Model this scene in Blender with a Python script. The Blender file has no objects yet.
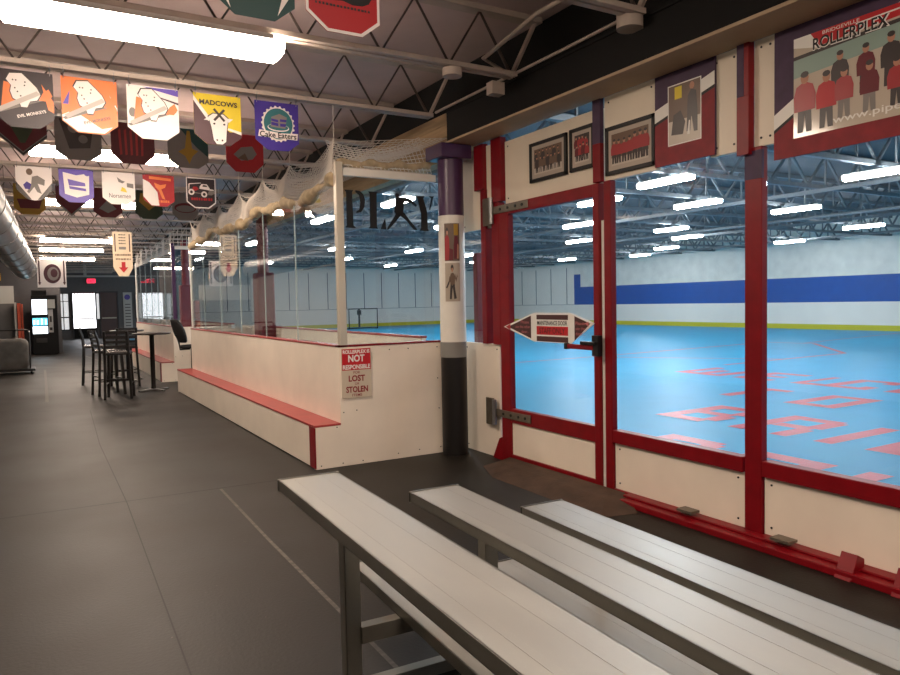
import bpy, bmesh, math, random
from mathutils import Vector, Matrix
random.seed(7)
SC = bpy.context.scene
COL = SC.collection
PI = math.pi

# ------------------------------------------------------------------ materials
def lin(c):
    return tuple(((v/255.0)/12.92 if v/255.0 <= .04045 else ((v/255.0+.055)/1.055)**2.4) for v in c)
MATS = {}
def mat(name, rgb, rough=.5, metal=0.0, spec=.5, noise=0.0, nscale=8.0, bump=0.0, bscale=60.0, emit=None, estr=0.0, stretch=None, coat=0.0, rvar=0.0):
    if name in MATS: return MATS[name]
    m = bpy.data.materials.new(name); m.use_nodes = True
    nt = m.node_tree; b = nt.nodes['Principled BSDF']
    c = lin(rgb)
    b.inputs['Base Color'].default_value = (*c, 1)
    b.inputs['Roughness'].default_value = rough
    b.inputs['Metallic'].default_value = metal
    b.inputs['Specular IOR Level'].default_value = spec
    b.inputs['Coat Weight'].default_value = coat
    if noise or bump or rvar:
        tc = nt.nodes.new('ShaderNodeTexCoord'); mp = nt.nodes.new('ShaderNodeMapping')
        nt.links.new(tc.outputs['Object'], mp.inputs['Vector'])
        if stretch: mp.inputs['Scale'].default_value = stretch
    if noise or rvar:
        n = nt.nodes.new('ShaderNodeTexNoise'); n.inputs['Scale'].default_value = nscale; n.inputs['Detail'].default_value = 5
        nt.links.new(mp.outputs['Vector'], n.inputs['Vector'])
    if noise:
        r = nt.nodes.new('ShaderNodeValToRGB')
        r.color_ramp.elements[0].position = .3; r.color_ramp.elements[1].position = .7
        r.color_ramp.elements[0].color = (*[v*(1-noise) for v in c], 1)
        r.color_ramp.elements[1].color = (*[min(1, v*(1+noise)) for v in c], 1)
        nt.links.new(n.outputs['Fac'], r.inputs['Fac']); nt.links.new(r.outputs['Color'], b.inputs['Base Color'])
    if rvar:
        mr = nt.nodes.new('ShaderNodeMapRange')
        mr.inputs['From Min'].default_value = .3; mr.inputs['From Max'].default_value = .7
        mr.inputs['To Min'].default_value = max(.02, rough-rvar); mr.inputs['To Max'].default_value = min(1, rough+rvar)
        nt.links.new(n.outputs['Fac'], mr.inputs['Value']); nt.links.new(mr.outputs['Result'], b.inputs['Roughness'])
    if bump:
        n2 = nt.nodes.new('ShaderNodeTexNoise'); n2.inputs['Scale'].default_value = bscale; n2.inputs['Detail'].default_value = 4
        nt.links.new(mp.outputs['Vector'], n2.inputs['Vector'])
        bp = nt.nodes.new('ShaderNodeBump'); bp.inputs['Strength'].default_value = bump; bp.inputs['Distance'].default_value = .01
        nt.links.new(n2.outputs['Fac'], bp.inputs['Height']); nt.links.new(bp.outputs['Normal'], b.inputs['Normal'])
    if emit:
        b.inputs['Emission Color'].default_value = (*lin(emit), 1); b.inputs['Emission Strength'].default_value = estr
    MATS[name] = m
    return m

def glass_mat(name, tint=(1, 1, 1), refl=1.0):
    m = bpy.data.materials.new(name); m.use_nodes = True
    nt = m.node_tree; nt.nodes.clear()
    out = nt.nodes.new('ShaderNodeOutputMaterial'); mix = nt.nodes.new('ShaderNodeMixShader')
    tr = nt.nodes.new('ShaderNodeBsdfTransparent'); tr.inputs['Color'].default_value = (*tint, 1)
    gl = nt.nodes.new('ShaderNodeBsdfGlossy'); gl.inputs['Roughness'].default_value = .01
    gl.inputs['Color'].default_value = (refl, refl, refl, 1)
    ge = nt.nodes.new('ShaderNodeNewGeometry'); dt = nt.nodes.new('ShaderNodeVectorMath'); dt.operation = 'DOT_PRODUCT'
    nt.links.new(ge.outputs['Normal'], dt.inputs[0]); nt.links.new(ge.outputs['Incoming'], dt.inputs[1])
    def mth(op, a, b=None):
        n = nt.nodes.new('ShaderNodeMath'); n.operation = op
        for i, q in enumerate((a, b)):
            if q is None: continue
            if isinstance(q, (int, float)): n.inputs[i].default_value = q
            else: nt.links.new(q, n.inputs[i])
        return n.outputs[0]
    # two-sided sheet reflectance from the viewing angle
    k = mth('POWER', mth('SUBTRACT', 1.0, mth('ABSOLUTE', dt.outputs['Value'])), 5.0)
    fac = mth('ADD', .035, mth('MULTIPLY', k, .9))
    nt.links.new(fac, mix.inputs['Fac']); nt.links.new(tr.outputs[0], mix.inputs[1]); nt.links.new(gl.outputs[0], mix.inputs[2])
    nt.links.new(mix.outputs[0], out.inputs['Surface'])
    MATS[name] = m
    return m

cream = mat('cream_board', (240, 228, 212), .36, noise=.05, nscale=2.5, spec=.35)
creamd = mat('cream_header_board', (228, 216, 196), .45, noise=.06, nscale=2)
redp = mat('red_paint', (124, 5, 18), .42, noise=.12, nscale=9, spec=.3)
redseat = mat('red_bench_board', (158, 52, 50), .42, noise=.1, nscale=6)
maroon = mat('maroon_paint', (112, 16, 34), .5, noise=.1)
purple = mat('purple_paint', (70, 42, 78), .35, noise=.08)
purpled = mat('dark_purple_board', (66, 44, 72), .6, noise=.15, nscale=14)
redboard = mat('dark_red_board', (128, 24, 34), .6, noise=.15, nscale=14)
tan = mat('tan_steel_paint', (168, 146, 118), .6, noise=.1, nscale=3)
blackp = mat('black_paint', (9, 8, 8), .65, spec=.2)
blackm = mat('black_metal', (22, 19, 19), .42, spec=.4)
joistm = mat('grey_beige_steel', (178, 164, 152), .55, noise=.12, nscale=5)
webm = mat('dark_steel_bar', (74, 62, 56), .6)
deckm = mat('roof_deck', (190, 170, 166), .8, noise=.12, nscale=1.5, bump=.15, bscale=5)
alu = mat('brushed_aluminium', (160, 158, 152), .46, metal=.45, noise=.06, nscale=5, stretch=(2, .5, 2), rvar=.05)
alud = mat('aluminium_side', (150, 146, 136), .42, metal=.8, noise=.08, nscale=5)
galv = mat('galvanised_steel', (150, 150, 150), .32, metal=.85, noise=.15, nscale=6)
hingem = mat('hinge_steel', (120, 112, 100), .4, metal=.7, noise=.15, nscale=20)
whitep = mat('white_paint', (226, 222, 212), .5, noise=.04)
offwhite = mat('off_white', (232, 228, 220), .6)
greyband = mat('grey_paint', (128, 126, 122), .5)
ramp_m = mat('brown_rubber_ramp', (74, 56, 44), .75, noise=.3, nscale=7, bump=.3, bscale=30)
netm = mat('white_net_cord', (206, 198, 188), .8)
rollm = mat('tan_rolled_net', (172, 154, 124), .85, noise=.25, nscale=14, bump=.6, bscale=25)
plankm = mat('tan_plank', (170, 142, 104), .7, noise=.2, nscale=4, stretch=(1, .3, 6))
darkwall = mat('dark_grey_wall', (88, 86, 86), .7, noise=.06)
darkwall2 = mat('charcoal_wall', (58, 56, 58), .7, noise=.06)
lightwall = mat('pale_grey_wall', (170, 168, 162), .7)
rinkwall = mat('pale_rink_board', (244, 238, 228), .4, noise=.03, nscale=1.2)
rinkblock = mat('painted_block_wall', (236, 232, 222), .6, noise=.08, nscale=2.2, bump=.2, bscale=9)
bluestripe = mat('blue_stripe', (0, 80, 164), .5, noise=.08, nscale=3)
yellowk = mat('yellow_kick_board', (204, 196, 40), .5)
seamm = mat('dark_seam', (70, 84, 96), .7)
rinkdeck = mat('rink_roof_deck', (84, 88, 92), .8, noise=.1, nscale=.8)
trussm = mat('truss_steel', (116, 122, 126), .6, noise=.1)
rfloor = mat('blue_sport_tile', (20, 156, 202), .45, noise=.05, nscale=1.3, bump=.15, bscale=45, spec=.3)
rmark = mat('red_floor_mark', (198, 50, 74), .4, noise=.06)
lightm = mat('lamp_diffuser', (255, 255, 255), .4, emit=(255, 232, 210), estr=44.0)
lightr = mat('rink_lamp_diffuser', (255, 255, 255), .4, emit=(244, 250, 255), estr=72.0)
housing = mat('lamp_housing', (206, 200, 192), .5)
glass = glass_mat('clear_panel', (.955, .975, .975))
glass2 = glass_mat('rink_clear_panel', (.96, .98, .985), .9)
black = mat('print_black', (18, 17, 18), .55)
white = mat('print_white', (235, 232, 226), .5)
fl_black = mat('banner_black', (48, 38, 44), .45)
fl_orange = mat('banner_orange', (232, 122, 58), .4)
fl_white = mat('banner_white', (238, 230, 226), .4)
fl_yellow = mat('banner_yellow', (224, 200, 40), .45)
fl_plum = mat('banner_plum', (70, 34, 44), .45)
fl_blue = mat('banner_blue', (62, 44, 140), .45)
fl_teal = mat('banner_teal', (46, 110, 116), .45)
fl_red = mat('banner_red', (176, 30, 38), .45)
fl_maroon = mat('banner_maroon', (100, 22, 34), .5)
fl_green = mat('banner_green', (22, 66, 66), .5)
fl_gold = mat('banner_gold', (170, 132, 40), .5)
fl_grey = mat('banner_grey', (128, 122, 118), .5)
fl_violet = mat('banner_violet', (92, 70, 176), .4)
fl_olive = mat('banner_olive', (60, 74, 50), .5)
skin = mat('photo_skin', (178, 128, 104), .5)
ph_bg = mat('photo_beige', (176, 164, 148), .35)
ph_floor = mat('photo_floor', (196, 186, 172), .35)
ph_dark = mat('photo_dark', (52, 44, 44), .35)
ph_red = mat('photo_red', (158, 38, 44), .35)
ph_brown = mat('photo_brown', (104, 82, 66), .35)
ph_green = mat('photo_green', (136, 160, 150), .35)
signred = mat('sign_red', (190, 18, 30), .45)
signink = mat('sign_ink_red', (138, 24, 34), .5)
exitred = mat('exit_lit', (220, 40, 60), .5, emit=(255, 40, 70), estr=2.2)
daylight = mat('daylight_glass', (250, 250, 250), .3, emit=(250, 250, 255), estr=3.2)
daylight2 = mat('daylight_pane', (240, 240, 240), .3, emit=(245, 245, 245), estr=.5)
screenw = mat('vending_screen', (240, 245, 250), .3, emit=(236, 246, 255), estr=2.6)
screenb = mat('vending_blue', (90, 190, 220), .3, emit=(90, 190, 225), estr=1.8)
screeng = mat('vending_green', (140, 200, 160), .3, emit=(150, 210, 170), estr=1.8)
orangel = mat('orange_lit_sign', (250, 180, 60), .4, emit=(255, 180, 60), estr=2.0)
canvas = mat('grey_canvas', (92, 86, 80), .8, noise=.2, nscale=5, bump=.4, bscale=8)
fabric = mat('black_fabric', (24, 22, 24), .8)
browndoor = mat('brown_door', (60, 38, 38), .5)
orangeb = mat('orange_board', (196, 78, 50), .6)
darkbrown = mat('sign_brown', (72, 36, 36), .5)
pinktxt = mat('sign_pink', (190, 110, 112), .5)
wornw = mat('worn_seam_tape', (86, 80, 72), .6, noise=.5, nscale=9, stretch=(1, 3, 1))
seamd = mat('mat_seam', (16, 15, 14), .7)

def floor_mat():
    m = mat('black_rubber_mat', (66, 62, 57), .44, spec=.3)
    nt = m.node_tree; b = nt.nodes['Principled BSDF']
    tc = nt.nodes.new('ShaderNodeTexCoord')
    n1 = nt.nodes.new('ShaderNodeTexNoise'); n1.inputs['Scale'].default_value = 1.1; n1.inputs['Detail'].default_value = 8
    n2 = nt.nodes.new('ShaderNodeTexNoise'); n2.inputs['Scale'].default_value = 55; n2.inputs['Detail'].default_value = 4
    for n in (n1, n2): nt.links.new(tc.outputs['Object'], n.inputs['Vector'])
    r = nt.nodes.new('ShaderNodeValToRGB')
    r.color_ramp.elements[0].position = .3; r.color_ramp.elements[0].color = (*lin((22, 20, 17)), 1)
    r.color_ramp.elements[1].position = .72; r.color_ramp.elements[1].color = (*lin((40, 35, 30)), 1)
    nt.links.new(n1.outputs['Fac'], r.inputs['Fac'])
    # scattered pale specks
    v = nt.nodes.new('ShaderNodeTexVoronoi'); v.inputs['Scale'].default_value = 7
    nt.links.new(tc.outputs['Object'], v.inputs['Vector'])
    lt = nt.nodes.new('ShaderNodeMath'); lt.operation = 'LESS_THAN'; lt.inputs[1].default_value = .028
    nt.links.new(v.outputs['Distance'], lt.inputs[0])
    mx = nt.nodes.new('ShaderNodeMixRGB'); mx.inputs['Color2'].default_value = (*lin((70, 64, 56)), 1)
    nt.links.new(lt.outputs[0], mx.inputs['Fac']); nt.links.new(r.outputs['Color'], mx.inputs['Color1'])
    nt.links.new(mx.outputs['Color'], b.inputs['Base Color'])
    mr = nt.nodes.new('ShaderNodeMapRange'); mr.inputs['To Min'].default_value = .42; mr.inputs['To Max'].default_value = .62
    nt.links.new(n1.outputs['Fac'], mr.inputs['Value']); nt.links.new(mr.outputs['Result'], b.inputs['Roughness'])
    bp = nt.nodes.new('ShaderNodeBump'); bp.inputs['Strength'].default_value = .1; bp.inputs['Distance'].default_value = .01
    nt.links.new(n2.outputs['Fac'], bp.inputs['Height']); nt.links.new(bp.outputs['Normal'], b.inputs['Normal'])
    return m
floorm = floor_mat()

# ------------------------------------------------------------------ mesh builder
_tc = {}
def text_geo(s, bold=0.0):
    k = (s, bold)
    if k in _tc: return _tc[k]
    cu = bpy.data.curves.new('lettering_curve', 'FONT'); cu.body = s; cu.size = 1; cu.offset = bold; cu.resolution_u = 3
    o = bpy.data.objects.new('lettering_curve', cu); COL.objects.link(o)
    dg = bpy.context.evaluated_depsgraph_get()
    me = bpy.data.meshes.new_from_object(o.evaluated_get(dg))
    vs = [(v.co.x, v.co.y) for v in me.vertices]; fs = [tuple(p.vertices) for p in me.polygons]
    bpy.data.objects.remove(o); bpy.data.curves.remove(cu); bpy.data.meshes.remove(me)
    if vs:
        x0 = min(v[0] for v in vs); y0 = min(v[1] for v in vs); x1 = max(v[0] for v in vs); y1 = max(v[1] for v in vs)
        vs = [((v[0]-x0)/(x1-x0), (v[1]-y0)/(y1-y0)) for v in vs]
        _tc[k] = (vs, fs, (x1-x0)/(y1-y0))
    else: _tc[k] = ([], [], 1)
    return _tc[k]

class MB:
    def __init__(s): s.v = []; s.f = []; s.mi = []; s.mats = []; s.sm = []
    def _m(s, m):
        if m not in s.mats: s.mats.append(m)
        return s.mats.index(m)
    def add(s, vs, fs, m, smooth=False):
        o = len(s.v); s.v += [Vector(v) for v in vs]; i = s._m(m)
        for f in fs: s.f.append(tuple(a+o for a in f)); s.mi.append(i); s.sm.append(smooth)
        return s
    def box(s, x0, x1, y0, y1, z0, z1, m, M=None):
        vs = [Vector((x, y, z)) for x in (x0, x1) for y in (y0, y1) for z in (z0, z1)]
        if M: vs = [M @ v for v in vs]
        return s.add(vs, [(0, 1, 3, 2), (4, 6, 7, 5), (0, 4, 5, 1), (2, 3, 7, 6), (0, 2, 6, 4), (1, 5, 7, 3)], m)
    def bar(s, p0, p1, w, h, m, up=(0, 0, 1)):
        p0 = Vector(p0); p1 = Vector(p1); d = (p1-p0).normalized(); up = Vector(up)
        if abs(d.dot(up)) > .98: up = Vector((0, 1, 0))
        a = d.cross(up).normalized(); b = a.cross(d)
        vs = [p + a*sx*w/2 + b*sy*h/2 for p in (p0, p1) for sx, sy in ((-1, -1), (1, -1), (1, 1), (-1, 1))]
        return s.add(vs, [(0, 1, 2, 3), (7, 6, 5, 4), (0, 4, 5, 1), (1, 5, 6, 2), (2, 6, 7, 3), (3, 7, 4, 0)], m)
    def tube(s, pts, r, m, n=8, cap=True, closed=False):
        pts = [Vector(p) for p in pts]; rs = r if isinstance(r, (list, tuple)) else [r]*len(pts)
        rings = []; a = None
        for i, p in enumerate(pts):
            d = (pts[min(i+1, len(pts)-1)] - pts[max(i-1, 0)])
            if closed: d = pts[(i+1) % len(pts)] - pts[i-1]
            d.normalize()
            if a is None:
                a = d.cross(Vector((0, 0, 1)))
                if a.length < .05: a = d.cross(Vector((0, 1, 0)))
            else: a = a - d*a.dot(d)
            a.normalize(); b = d.cross(a)
            rings.append([p + (a*math.cos(2*PI*k/n)+b*math.sin(2*PI*k/n))*rs[i] for k in range(n)])
        vs = [v for rg in rings for v in rg]; fs = []
        L = len(pts)
        for i in range(L if closed else L-1):
            j = (i+1) % L
            for k in range(n): fs.append((i*n+k, i*n+(k+1) % n, j*n+(k+1) % n, j*n+k))
        s.add(vs, fs, m, True)
        if cap and not closed:
            s.add(rings[0], [tuple(range(n))[::-1]], m); s.add(rings[-1], [tuple(range(n))], m)
        return s
    def cyl(s, p0, p1, r, m, n=20): return s.tube([p0, p1], r, m, n)
    def prism(s, poly, o, u, v, t, m):
        """polygon (a,b) on plane o + a*u + b*v, thickened by t along u x v"""
        o = Vector(o); u = Vector(u); v = Vector(v); w = u.cross(v).normalized()
        n = len(poly); f0 = [o+u*a+v*b for a, b in poly]; f1 = [p+w*t for p in f0]
        s.add(f0+f1, [tuple(range(n))[::-1], tuple(range(n, 2*n))]+[(i, (i+1) % n, n+(i+1) % n, n+i) for i in range(n)], m)
        return s
    def flat(s, poly, o, u, v, m):
        o = Vector(o); u = Vector(u); v = Vector(v)
        return s.add([o+u*a+v*b for a, b in poly], [tuple(range(len(poly)))], m)
    def text(s, t, c, u, v, h, m, width=None, bold=.0, lift=0.0):
        vs, fs, asp = text_geo(t, bold); u = Vector(u).normalized(); v = Vector(v).normalized(); w = u.cross(v)
        W = width or h*asp; c = Vector(c)+w*lift
        return s.add([c+u*(a-.5)*W+v*(b-.5)*h for a, b in vs], fs, m)
    def lathe(s, prof, c, m, n=24):
        c = Vector(c); vs = []; fs = []
        for r, z in prof:
            for k in range(n): vs.append(c+Vector((r*math.cos(2*PI*k/n), r*math.sin(2*PI*k/n), z)))
        for i in range(len(prof)-1):
            for k in range(n): fs.append((i*n+k, i*n+(k+1) % n, (i+1)*n+(k+1) % n, (i+1)*n+k))
        s.add(vs, fs, m, True)
        L = len(prof)-1
        s.add(vs[:n], [tuple(range(n))[::-1]], m); s.add(vs[L*n:], [tuple(range(n))], m)
        return s
    def build(s, name, parent=None, off=(0, 0, 0), bevel=0, label=None):
        me = bpy.data.meshes.new(name); off = Vector(off)
        me.from_pydata([v-off for v in s.v], [], s.f)
        for m in s.mats: me.materials.append(m)
        me.polygons.foreach_set('material_index', s.mi); me.polygons.foreach_set('use_smooth', s.sm)
        me.update()
        o = bpy.data.objects.new(name, me); COL.objects.link(o)
        if parent: o.parent = parent
        else: o.location = off
        if bevel:
            b = o.modifiers.new('bevel', 'BEVEL'); b.width = bevel; b.segments = 2; b.limit_method = 'ANGLE'
        if label: o['label'] = label
        return o

def ell(cx, cy, rx, ry, n=18, a0=0, a1=2*PI):
    return [(cx+rx*math.cos(a0+(a1-a0)*i/n), cy+ry*math.sin(a0+(a1-a0)*i/n)) for i in range(n if abs(a1-a0-2*PI) < 1e-6 else n+1)]
def rect(x0, y0, x1, y1): return [(x0, y0), (x1, y0), (x1, y1), (x0, y1)]

class T:
    """a thing: an Empty at its base; parts given in world coordinates (or local when rot is used)"""
    def __init__(s, name, label=None, cat=None, loc=(0, 0, 0), group=None, kind=None, rz=None):
        s.o = bpy.data.objects.new(name, None); COL.objects.link(s.o); s.o.location = loc; s.o.empty_display_size = .1
        s.off = (0, 0, 0) if rz is not None else loc
        if rz is not None: s.o.rotation_euler.z = rz
        if label: s.o['label'] = label
        if cat: s.o['category'] = cat
        if group: s.o['group'] = group
        if kind: s.o['kind'] = kind
    def part(s, name, mb, bevel=0, label=None): return mb.build(name, s.o, s.off, bevel, label)
    def sub(s, par, name, mb, bevel=0, label=None): return mb.build(name, par, s.off, bevel, label)
def tag(o, label, cat, group=None):
    o['label'] = label; o['category'] = cat
    if group: o['group'] = group
    return o
def struct(o): o['kind'] = 'structure'; return o
def kids(o): return [c for c in bpy.data.objects if c.parent == o]
def dup(root, loc, rz=None, label=None):
    r = root.copy(); COL.objects.link(r); r.location = loc
    if rz is not None: r.rotation_euler.z = rz
    if label: r['label'] = label
    for ch in kids(root):
        c = ch.copy(); COL.objects.link(c); c.parent = r
        for g in kids(ch):
            d = g.copy(); COL.objects.link(d); d.parent = c
    return r

# ------------------------------------------------------------------ camera
f_px = 710.5; yaw, pitch, roll = (math.radians(a) for a in (30.19, -2.86, -1.16))
fw = Vector((math.sin(yaw)*math.cos(pitch), math.cos(yaw)*math.cos(pitch), math.sin(pitch)))
rt = fw.cross(Vector((0, 0, 1))).normalized(); up = rt.cross(fw)
r2 = math.cos(roll)*rt+math.sin(roll)*up; u2 = -math.sin(roll)*rt+math.cos(roll)*up
cam = bpy.data.cameras.new('camera'); cam.sensor_width = 36; cam.lens = f_px/900*36; cam.clip_start = .02; cam.clip_end = 200
co = bpy.data.objects.new('camera', cam); COL.objects.link(co)
M = Matrix.Identity(4)
for i, a in enumerate((r2, u2, -fw)):
    for j in range(3): M[j][i] = a[j]
M[2][3] = 1.5
co.matrix_world = M
SC.camera = co

# ------------------------------------------------------------------ shell
struct(MB().box(-2.6, 3.84, -4, 41, -.1, 0, floorm).build('floor'))
fl = bpy.data.objects['floor']
def seam(pts, w, m, z=.0012):
    b = MB()
    for (x0, y0), (x1, y1) in zip(pts[:-1], pts[1:]):
        d = Vector((x1-x0, y1-y0, 0)).normalized(); n = Vector((-d.y, d.x, 0))*w/2
        b.add([Vector((x0, y0, z))-n, Vector((x1, y1, z))-n, Vector((x1, y1, z))+n, Vector((x0, y0, z))+n], [(0, 1, 2, 3)], m)
    b.build('seam', fl)
seam([(.47, -1), (.485, 3.0), (.548, 5.98), (.552, 8.7), (.64, 11.8)], .007, seamd)
seam([(1.217, 1.5), (1.23, 4.5), (1.255, 5.96)], .022, wornw)
seam([(-1.5, 6.06), (.07, 6.02), (1.95, 5.97)], .014, seamd)
seam([(.099, 13.3), (.12, 16), (.142, 20.5)], .05, wornw)
seam([(-2, 12.2), (2.1, 12.0)], .012, seamd)
seam([(1.6, 22), (1.3, 26)], .08, wornw)

RX = 29.2; RY = 42.9
struct(MB().box(3.84, RX+.3, -9, RY+.3, -.1, 0, rfloor).build('floor_rink'))
rf = bpy.data.objects['floor_rink']
def mark(polys, name='marking'):
    b = MB()
    for p in polys: b.flat([(x, y) for x, y in p], (0, 0, .002+.00008*(len(b.f) % 40)), (1, 0, 0), (0, 1, 0), rmark)
    b.build(name, rf)
# letters lie on the floor, tops towards +x, read towards -y. cell: y from yl down to yl-w, x from xb up to xt
def letter(ch, yl, w, xb, xt):
    h = xt-xb; t = .2
    R = lambda a0, b0, a1, b1: [(xb+b0*h, yl-a0*w), (xb+b0*h, yl-a1*w), (xb+b1*h, yl-a1*w), (xb+b1*h, yl-a0*w)]
    tw = .28; th = .17
    S = {
        'O': [R(0, 0, tw, 1), R(1-tw, 0, 1, 1), R(tw, 0, 1-tw, th), R(tw, 1-th, 1-tw, 1)],
        'L': [R(0, 0, tw, 1), R(tw, 0, 1, th)],
        'E': [R(0, 0, tw, 1), R(tw, 0, 1, th), R(tw, 1-th, 1, 1), R(tw, .42, .85, .58)],
        'C': [R(0, 0, tw, 1), R(tw, 0, 1, th), R(tw, 1-th, 1, 1), R(1-tw, th, 1, .32), R(1-tw, .68, 1, 1-th)],
        'T': [R(.36, 0, .64, 1-th), R(0, 1-th, 1, 1)],
        'I': [R(0, 0, 1, 1)],
        'B': [R(0, 0, tw, 1), R(tw, 0, .85, th), R(tw, 1-th, .85, 1), R(tw, .42, .85, .58), R(1-tw, th*.8, 1, .44), R(1-tw, .56, 1, 1-th*.8)],
        'R': [R(0, 0, tw, 1), R(tw, 1-th, .9, 1), R(tw, .4, .9, .56), R(1-tw, .5, 1, 1-th*.5), R(1-tw, 0, 1, .4)],
        'D': [R(0, 0, tw, 1), R(tw, 0, .85, th), R(tw, 1-th, .85, 1), R(1-tw, th*.6, 1, 1-th*.6)],
        'G': [R(0, 0, tw, 1), R(tw, 0, 1, th), R(tw, 1-th, 1, 1), R(1-tw, th, 1, .5), R(.55, .4, 1-tw, .5)],
        'W': [R(0, 0, .2, 1), R(.8, 0, 1, 1), R(.4, 0, .6, .7), R(.2, 0, .8, th)],
        'M': [R(0, 0, .2, 1), R(.8, 0, 1, 1), R(.4, .3, .6, 1), R(.2, 1-th, .8, 1)],
    }
    return S[ch]
ps = []
def word(seq, xb, xt):
    for ch, yl, w in seq: ps.extend(letter(ch, yl, w, xb, xt))
word([('W', 10.1, 1.1), ('E', 8.73, .78), ('L', 7.56, .55), ('C', 7.05, .78), ('O', 6.0, .78), ('M', 4.95, 1.0), ('E', 3.7, .78)], 11.1, 12.4)
word([('T', 7.56, .74), ('O', 6.21, .73)], 8.98, 10.17)
word([('B', 6.53, .8), ('R', 5.43, .74), ('I', 4.385, .2), ('D', 3.86, .76), ('G', 2.8, .78)], 6.83, 8.1)
word([('R', 5.47, .78), ('O', 4.39, .78), ('L', 3.34, .7), ('L', 2.4, .7)], 4.72, 6.0)
mark(ps)
def fline(pts, w=.08):
    b = MB()
    for (x0, y0), (x1, y1) in zip(pts[:-1], pts[1:]):
        d = Vector((x1-x0, y1-y0, 0)).normalized(); n = Vector((-d.y, d.x, 0))*w/2; z = .0015
        b.add([Vector((x0, y0, z))-n, Vector((x1, y1, z))-n, Vector((x1, y1, z))+n, Vector((x0, y0, z))+n], [(0, 1, 2, 3)], rmark)
    b.build('marking', rf)
fline([(12.8, 14.1), (20.2, 14.6), (20.6, 13.2), (17.67, 10.5), (13.0, 10.4)], .12)
fline([(12.75, 13.6), (15.2, 10.4)], .1)
fline([(20.5, 13.5), (28.6, 14.6)], .08)
fline([(4.2, 13.9), (12.8, 14.1)], .1)

def bwall(name, x0, x1, y0, y1, z0, z1, m): return struct(MB().box(x0, x1, y0, y1, z0, z1, m).build(name))
bwall('wall_left', -2.7, -2.6, -4, 28.5, 0, 3.85, lightwall)
bwall('wall_back', -2.6, 3.8, -4.1, -4, 0, 3.85, darkwall)
ce = struct(MB().box(-2.7, 3.75, -4, 41, 3.82, 3.95, deckm).build('ceiling'))
# bulkhead above the beam
struct(MB().box(3.75, 3.85, -9, 6.0, 3.24, 3.95, blackp).build('wall_bulkhead'))
b = MB()
for k in range(4): b.box(3.70, 3.85, 6.0, 13.5, 2.95+.12*k, 3.065+.12*k, plankm)
struct(b.build('wall_plank_bulkhead'))
struct(MB().box(3.75, 3.85, 6.0, 41, 3.43, 3.95, blackp).build('wall_far_bulkhead'))

# I-beam over the rink wall
b = MB(); b.box(3.45, 3.755, -6, 5.95, 3.01, 3.03, tan)
bm_ = T('trim_beam', kind='structure')
bm_.part('bottom_flange', b)
bm_.part('web', MB().box(3.585, 3.615, -6, 5.95, 3.03, 3.3, blackp).box(3.46, 3.75, -6, 5.95, 3.3, 3.32, blackp).box(3.47, 3.585, -6, 5.945, 3.03, 3.3, blackp))

# joists of the corridor
def joist(y, parent, off=(0, 0, 0)):
    j = MB().box(-2.6, 3.44, y-.055, y-.01, 3.31, 3.345, joistm).box(-2.6, 3.44, y+.01, y+.055, 3.31, 3.345, joistm)
    j.box(-2.6, 3.70, y-.055, y+.055, 3.775, 3.82, joistm)
    j.bar((3.42, y, 3.328), (3.66, y, 3.78), .05, .02, joistm)
    jo = j.build('joist', parent)
    w = MB(); pts = []; x = 3.41; n = 0
    while x > -2.6:
        pts.append((x, y, 3.335 if n % 2 == 0 else 3.785)); x -= .288; n += 1
    w.tube(pts, .014, webm, 6)
    w.build('web', jo)
ys = [3.4+1.4*k for k in range(27)]
for y in [-2.2, -.8, .6, 2.0]+ys: joist(y, ce)

# conduit on the joist ends
b = MB()
b.tube([(3.40, 4.75, 3.30), (3.15, 4.8, 3.42), (3.3, 4.3, 3.62), (3.42, 2.5, 3.66)], .018, joistm, 8)
b.tube([(3.46, 3.4, 3.36), (3.44, 4.2, 3.34), (3.44, 5.4, 3.34), (3.44, 6.1, 3.34)], .012, joistm, 6)
t = T('electrical_conduit', 'grey conduit run with round junction boxes under the joist ends', 'conduit', (3.3, 4.7, 3.3))
t.part('pipe', b)
t.part('junction_box', MB().cyl((2.86, 4.8, 3.30), (2.86, 4.8, 3.24), .075, joistm))
t.part('junction_box', MB().cyl((3.40, 3.45, 3.36), (3.40, 3.45, 3.24), .085, joistm))
t.part('bracket', MB().box(3.30, 3.42, 4.9, 4.99, 3.2, 3.30, joistm))

# ------------------------------------------------------------------ rink shell
def zones(name, p0, p1, th, nrm, lst, seams=()):
    """vertical wall from p0 to p1 with height zones [(z0,z1,mat)]; nrm points into the rink"""
    p0 = Vector((*p0, 0)); p1 = Vector((*p1, 0)); d = (p1-p0); L = d.length; d.normalize(); n = Vector((*nrm, 0))
    t = T(name, kind='structure')
    for z0, z1, m, nm, pr in lst:
        q = [p0, p1, p1+n*pr, p0+n*pr]; q2 = [p0-n*th, p1-n*th, p1+n*pr, p0+n*pr]
        vs = [v+Vector((0, 0, z0)) for v in q2]+[v+Vector((0, 0, z1)) for v in q2]
        t.part(nm, MB().add(vs, [(0, 1, 2, 3), (7, 6, 5, 4), (0, 4, 5, 1), (1, 5, 6, 2), (2, 6, 7, 3), (3, 7, 4, 0)], m))
    if seams:
        b = MB()
        for s in seams:
            c = p0+d*s+n*.012
            b.bar(c+Vector((0, 0, 1.2)), c+Vector((0, 0, 3.5)), .04, .02, seamm, up=n)
        b.bar(p0+n*.03+Vector((0, 0, 1.175)), p1+n*.03+Vector((0, 0, 1.175)), .03, .02, seamm)
        t.part('seam', b)
    return t
sideW = [(0, .22, yellowk, 'kick_board', .04), (.22, 1.17, rinkwall, 'dasher_board', .025)]
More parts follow.
